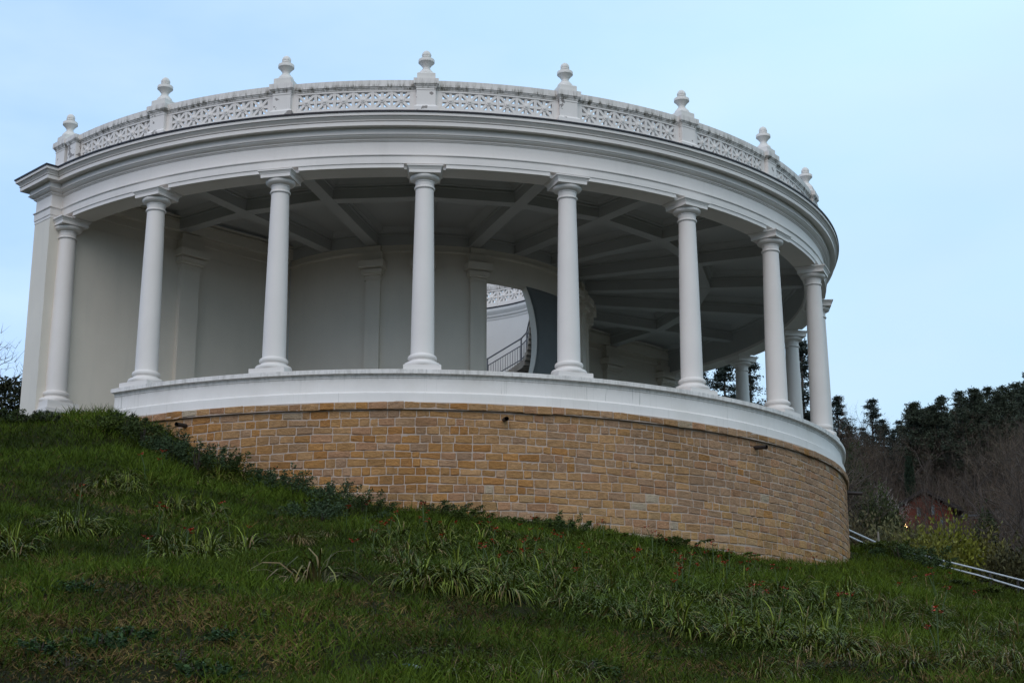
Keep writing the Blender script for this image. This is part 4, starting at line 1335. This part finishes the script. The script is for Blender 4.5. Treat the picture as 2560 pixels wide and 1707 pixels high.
# skyline: pines along the ridge, thick at the right, gappy with bare crowns at the left
for bear_ in np.arange(17.9, 25.5, 0.30):
    for row in range(3):
        b = bear_ + rg.uniform(-.15, .15)
        put_tree(rg.choice(PT), used, gpt(b, (172, 186, 155)[row] + rg.uniform(-5, 5)), rg.uniform(0, 6.28), rg.uniform(0.70, 0.98), 'dark pine in the close row along the ridge at the right', group='pines along the ridge')
for b, s, d in ((16.2, 0.62, 176), (16.9, 0.7, 164), (15.7, 0.6, 170), (17.25, 0.62, 158), (16.55, 0.88, 168), (15.35, 0.85, 160), (15.0, 0.7, 172), (17.5, 0.72, 172), (14.1, 1.3, 158), (13.3, 1.0, 165), (12.2, 1.15, 160), (11.3, 1.2, 156), (10.4, 1.1, 165), (9.6, 1.15, 160), (8.8, 1.1, 164)):
    put_tree(rg.choice(FT), used, gpt(b, d), rg.uniform(0, 6.28), s, 'pointed dark conifer standing above the bare trees behind the colonnade' if b < 15 else 'lone pointed conifer on the ridge just right of the rotunda', group='conifers behind the colonnade' if b < 15 else 'lone conifers beside the rotunda')
# bare wood on the hillside, a row of it along the ridge
for b in np.arange(8.0, 26, 0.36):
    put_tree(rg.choice(BT), used, gpt(b + rg.uniform(-.15, .15), 166 + rg.uniform(-6, 26)), rg.uniform(0, 6.28), rg.uniform(0.7, 0.98), 'grey-brown leafless tree in the wood on the hillside', group='bare trees on the hillside')
for b in np.arange(14.6, 18.4, 0.22):
    put_tree(rg.choice(BT), used, gpt(b, 160 + rg.uniform(-8, 14)), rg.uniform(0, 6.28), rg.uniform(0.8, 1.05), 'grey-brown leafless tree in the wood on the hillside', group='bare trees on the hillside')
cnt = 0
while cnt < 170:
    b, d = rg.uniform(7.5, 26), rg.uniform(0, 1) ** 0.8 * 92 + 84
    if (abs(b - 18.6) < 2.3 and d < 141) or (15.7 < b < 18 and d < 126): continue
    put_tree(rg.choice(BT), used, gpt(b, d), rg.uniform(0, 6.28), rg.uniform(0.7, 1.1), 'grey-brown leafless tree in the wood on the hillside', group='bare trees on the hillside'); cnt += 1
for b, d, s, lab in ((20.6, 78, 0.85, 'pale leafless tree in front of the wood at the right edge'), (21.9, 74, 0.95, 'leafless tree with pale limbs at the right edge'),
                     (18.45, 124, 0.72, 'thin leafless tree in front of the red house gable'), (18.85, 122, 0.66, 'thin leafless tree before the right half of the red house'), (19.9, 112, 0.8, 'leafless tree at the right corner of the red house'), (17.35, 128, 0.42, 'small dark leafless tree before the left eave of the red house'), (18.15, 116, 0.42, 'small leafless tree under the left half of the gable')):
    put_tree(rg.choice(BT), used, gpt(b, d), rg.uniform(0, 6.28), s, lab)
# white-twigged tree left of the house and the dark cypress
wt = tree_proto('blossom_tree', bare_tree(720, 8.0, (0.30, 0.275, 0.26), 0.75, 0.5, 3, 0.045), M_TWIG, plain('pale_bark', (0.14, 0.12, 0.11), 0.9))
wt.location = gpt(16.9, 124); wt.scale = (0.62, 0.62, 0.74)
tag(wt, 'pale grey-white flowering tree left of the cypress, above the handrail', 'tree')
cyr = bpy.data.objects.new('cypress', None); COL.objects.link(cyr); cyr.location = gpt(17.72, 147); cyr.scale = (1.0, 1.0, 0.78)
tag(cyr, 'narrow dark cypress standing just left of the red house roof', 'tree')
r_ = np.random.default_rng(31); n = 2600; u = r_.random(n); rad = 0.62 * np.sin(PI * np.clip(0.18 + 0.82 * (1 - u), 0, 1)) ** 0.8 * (1 - u * .5) * np.sqrt(r_.random(n)); a = r_.uniform(0, 2 * PI, n)
P = np.c_[rad * np.cos(a), rad * np.sin(a), 0.2 + u * 6.6]; dr = np.c_[np.cos(a) * .3, np.sin(a) * .3, np.ones(n)]; sd_ = np.cross(dr, r_.normal(size=(n, 3))); sd_ /= np.linalg.norm(sd_, axis=1, keepdims=True)
V = np.stack([P, P + dr * .14 + sd_ * .05, P + dr * .36, P + dr * .14 - sd_ * .05], 1)
mesh('crown', V.reshape(-1, 3), np.arange(4 * n).reshape(n, 4), M_LEAF, cyr, col=np.repeat((np.array([0.020, 0.032, 0.020])[None] * r_.uniform(.6, 1.4, n)[:, None])[:, None], 4, 1).reshape(-1, 3))
mb = MB(); mb.tube([(0, 0, -.4), (0, 0, 5.5)], [0.12, 0.03], 6); mb.build('trunk', M_BARK, cyr)

# yellow-green bushes below the house, olive bush at their left
def dome_mesh(seed, n, R, Hh, leaf, colr):
    r = np.random.default_rng(seed)
    d = r.normal(size=(n, 3)); d[:, 2] = np.abs(d[:, 2]); d /= np.linalg.norm(d, axis=1, keepdims=True)
    az = np.arctan2(d[:, 1], d[:, 0]); el = np.arcsin(d[:, 2])
    lob = 1 + 0.16 * np.sin(3 * az + seed) * np.cos(2 * el) + 0.12 * np.sin(5 * az + 2 * seed + 4 * el) + 0.08 * np.sin(11 * az + 9 * el + seed)
    q = r.random(n) ** 0.45 * lob * r.uniform(0.86, 1.1, n)
    P = d * q[:, None] * np.array([R, R, Hh * 0.92]); P[:, 2] += r.normal(0, .06, n)
    a = r.normal(size=(n, 3)) * 0.6 + d + np.array([0, 0, .4]); a /= np.linalg.norm(a, axis=1, keepdims=True)
    b = np.cross(a, r.normal(size=(n, 3))); b /= np.linalg.norm(b, axis=1, keepdims=True)
    L = leaf * r.uniform(0.6, 1.8, n)[:, None]
    V = np.stack([P - a * L, P + b * L * 0.42, P + a * L, P - b * L * 0.42], 1)
    C = np.repeat((np.array(colr)[None] * r.uniform(0.55, 1.45, n)[:, None])[:, None], 4, 1)
    return V.reshape(-1, 3), np.arange(4 * n).reshape(n, 4), C.reshape(-1, 3)


def bush(bear_, d, R, el_top, c, lab, seed, n=15000, leaf=0.075):
    p = gpt(bear_, d); Hh = max(1.2, CAM_Z + d * math.tan(math.radians(el_top + 0.22)) - p[2])
    root = thing('spring_bush', lab, 'bush', p, 0)
    V, F, C = dome_mesh(seed, n, R, Hh, leaf, c); mesh('foliage', V, F, M_LEAF, root, col=C)
    stem_mesh(seed, 16, R * 1.2, Hh * 0.75).build('stem', M_BARK, root)
YG = (0.118, 0.126, 0.015)
for i, (b, d, R, el, c, lab) in enumerate([(18.95, 70, 1.75, 8.0, YG, 'yellow-green bush below the red house, the tallest of its row'), (17.8, 72, 1.5, 7.75, (0.115, 0.120, 0.022), 'yellow-green bush left of the tallest one, under the lit lamp'),
                                           (16.9, 74, 1.5, 8.1, (0.095, 0.092, 0.040), 'dull olive bush behind the handrail beside the rotunda'), (20.0, 72, 1.6, 7.6, (0.095, 0.090, 0.024), 'olive bush at the right end of the yellow-green row'),
                                           (18.4, 64, 1.5, 7.65, (0.115, 0.115, 0.020), 'low yellow-green bush in front of its row, above the handrail'), (17.3, 66, 1.4, 7.7, (0.085, 0.080, 0.030), 'low olive-brown bush above the left handrail piece'),
                                           (20.9, 68, 1.6, 7.1, (0.055, 0.052, 0.022), 'dark olive bush at the right edge above the handrail'), (16.6, 90, 1.7, 9.2, (0.040, 0.050, 0.018), 'dark green bush under the flowering tree'),
                                           (15.7, 102, 1.5, 10.7, (0.030, 0.040, 0.016), 'tall dark evergreen bush beside the white parapet of the rotunda'), (20.2, 88, 0.7, 8.2, (0.028, 0.042, 0.016), 'small dark evergreen bush right of the yellow-green row'),
                                           (15.8, 78, 1.6, 8.3, (0.080, 0.068, 0.034), 'brownish bush beside the right edge of the stone base'), (12.6, 60, 1.3, 9.9, (0.070, 0.066, 0.012), 'olive evergreen bush seen between the right-hand columns')]):
    bush(b, d, R, el, c, lab, 900 + i)

# undergrowth of the wood: thin shoots and scrub, one mass
n = 42000
bq = RNG.uniform(6.5, 27, n); d = 80 + 105 * RNG.random(n)
d = np.where((np.abs(bq - 18.6) < 2.4) & (d < 141) & (d > 112), RNG.uniform(142, 185, n), d); b = np.radians(bq)
x = d * np.sin(b); y = -CAM_D + d * np.cos(b); z = H(x, y)
P0 = np.c_[x, y, z - 0.1]; a = RNG.uniform(0, 2 * PI, n); ln = RNG.uniform(0.1, 0.5, n)
c = np.array([0.072, 0.055, 0.044])[None] * RNG.uniform(0.55, 1.5, n)[:, None]
gmask = RNG.random(n) < 0.10
c = np.where(gmask[:, None], np.array([0.040, 0.046, 0.020])[None] * RNG.uniform(0.6, 1.3, n)[:, None], c)
tag(blades(P0, np.c_[np.cos(a) * ln, np.sin(a) * ln, np.ones(n)], RNG.uniform(1.0, 3.6, n) * np.where(d > 158, 2.1, np.where(np.abs(bq - 18.6) < 2.6, np.where(d < 112, 0.55, 1.0), 1.0)), RNG.uniform(0.03, 0.09, n), RNG.uniform(-.2, .5, n), 2, c, 'undergrowth', M_TWIG),
    'grey-brown scrub and saplings filling the hillside wood', 'undergrowth', kind='stuff')

# left edge: dark hedge and a bare tree reaching into the picture
hx, hy, hz = gpt(-16.6, 42.5); hroot = thing('hedge', 'dark dense hedge at the left edge behind the white end pier', 'hedge', (hx + 0.15, hy, hz + 0.1), math.radians(16))
r_ = np.random.default_rng(951); n = 32000
px_ = r_.uniform(-2.3, 3.3, n); top = 2.62 + 0.22 * np.sin(px_ * 2.1 + 1) + 0.12 * np.sin(px_ * 5.3) - 0.10 * px_
u = r_.random(n); py_ = r_.uniform(-0.8, 0.8, n) * (1 - 0.5 * u ** 3); pz_ = u * top + r_.normal(0, 0.05, n)
Pc = np.c_[px_, py_, pz_]; a = r_.normal(size=(n, 3)); a /= np.linalg.norm(a, axis=1, keepdims=True); b = np.cross(a, r_.normal(size=(n, 3))); b /= np.linalg.norm(b, axis=1, keepdims=True)
L = 0.05 * r_.uniform(.6, 1.4, n)[:, None]
V = np.stack([Pc - a * L, Pc + b * L * .5, Pc + a * L, Pc - b * L * .5], 1)
mesh('foliage', V.reshape(-1, 3), np.arange(4 * n).reshape(n, 4), M_LEAF, hroot, col=np.repeat((np.array([0.026, 0.030, 0.013])[None] * r_.uniform(.5, 1.5, n)[:, None])[:, None], 4, 1).reshape(-1, 3))
mb = MB()
for q in np.linspace(-2.1, 2.1, 14): mb.tube([(q, 0, -.4), (q + random.uniform(-.1, .1), random.uniform(-.2, .2), 1.2), (q + random.uniform(-.2, .2), random.uniform(-.4, .4), 2.3)], [.035, .025, .006], 5)
mb.build('stem', M_BARK, hroot)
mbx, V, F, C = bare_tree(777, 6.0, (0.10, 0.085, 0.075), 0.8, 0.25, 3, 0.022)
bl = bpy.data.objects.new('bare_tree', None); COL.objects.link(bl); bl.location = gpt(-15.7, 47); bl.scale = (1.05, 1.05, 1.12)
mbx.build('trunk', M_BARK, bl); mesh('crown', V, F, M_TWIG, bl, col=C)
tag(bl, 'leafless tree whose twigs reach in at the left edge above the hedge', 'tree')

# ------------------------------------------------------------------ red wooden house on the hill
hp = gpt(18.15, 133); hp = (hp[0], hp[1], hp[2] - 0.4)
hs = thing('house', 'red wooden gabled house with a dark roof among the hillside trees', 'house', hp, math.radians(-12)); hs.scale = (0.62, 0.62, 1.0)
def wood_mat():
    m, n, b = new_mat('red_boards', 0.8, 0.2)
    f = ramp(n, noise(n, 1.3, 4, 0.6, (6, 6, 0.3)), [(0.35, 0.0), (0.65, 1.0)])
    c = mixc(n, f, (0.135, 0.031, 0.018), (0.065, 0.019, 0.013)); n.links.new(c, b.inputs['Base Color']); return m
M_WOOD = wood_mat(); M_RT = plain('dark_roof_tiles', (0.022, 0.018, 0.018), 0.8); M_FRM = plain('window_frame', (0.20, 0.19, 0.18), 0.6); M_GLS = plain('dark_window_glass', (0.10, 0.13, 0.15), 0.15)
mb = MB(); V = [(-3.6, 0, 0), (3.6, 0, 0), (3.6, 0, 2.28), (0, 0, 3.6), (-3.6, 0, 2.28)]; V2 = [(x, 6, z) for x, y, z in V]
mb.add(V + V2, [(0, 1, 2, 3, 4), (9, 8, 7, 6, 5)] + [(i, i + 5, (i + 1) % 5 + 5, (i + 1) % 5) for i in range(5)]); mb.build('wall', M_WOOD, hs)
mb = MB()
for s in (1, -1):
    V = [(s * x, y, z) for y in (-0.9, 6.5) for x, z in ((0, 3.66), (0, 3.95), (4.9, 2.18), (4.9, 1.90))]
    mb.add(V, [(0, 1, 2, 3), (7, 6, 5, 4)] + [(i, i + 4, (i + 1) % 4 + 4, (i + 1) % 4) for i in range(4)])
mb.build('roof', M_RT, hs)
for x, z, ww, hh in ((-0.75, 1.75, .24, .62), (1.1, 1.85, .22, .72), (2.2, 1.0, .26, .5)):
    mb = MB(); mb.box(x - ww, x + ww, -.06, .02, z - .06, z + hh + .06); wn = mb.build('window', M_FRM, hs)
    mb = MB(); mb.box(x - ww + .07, x + ww - .07, -.075, -.01, z, z + hh); mb.build('pane', M_GLS, wn)
mL, nL, bL = new_mat('lit_bulb'); bL.inputs['Emission Color'].default_value = (1, 0.62, 0.25, 1); bL.inputs['Emission Strength'].default_value = 14; bL.inputs['Base Color'].default_value = (1, .7, .4, 1)
mb = MB(); lathe(mb, [(0.02, -.14), (0.12, -.09), (0.15, 0), (0.12, .09), (0.02, .14)], 12, lambda v: (v[0] * 1.5 - 2.6, v[1] * 1.5 - .45, v[2] + .80)); mb.tube([(-2.6, 0, 1.13), (-2.6, -.45, 1.13), (-2.6, -.45, .92)], .03, 6)
lm = mb.build('porch_lamp', mL, hs, True)
# red annex to the right
mb = MB(); mb.box(4.2, 8.2, 1.0, 5.0, -0.5, 1.5); mb.build('annex', M_WOOD, hs)
mb = MB(); V = [(4.0, .6, 1.5), (8.4, .6, 1.5), (8.4, 5.4, 2.1), (4.0, 5.4, 2.1)]; mb.add(V + [(x, y, z + .15) for x, y, z in V], [(3, 2, 1, 0), (4, 5, 6, 7), (0, 1, 5, 4), (1, 2, 6, 5), (2, 3, 7, 6), (3, 0, 4, 7)]); mb.build('annex_roof', M_RT, hs)
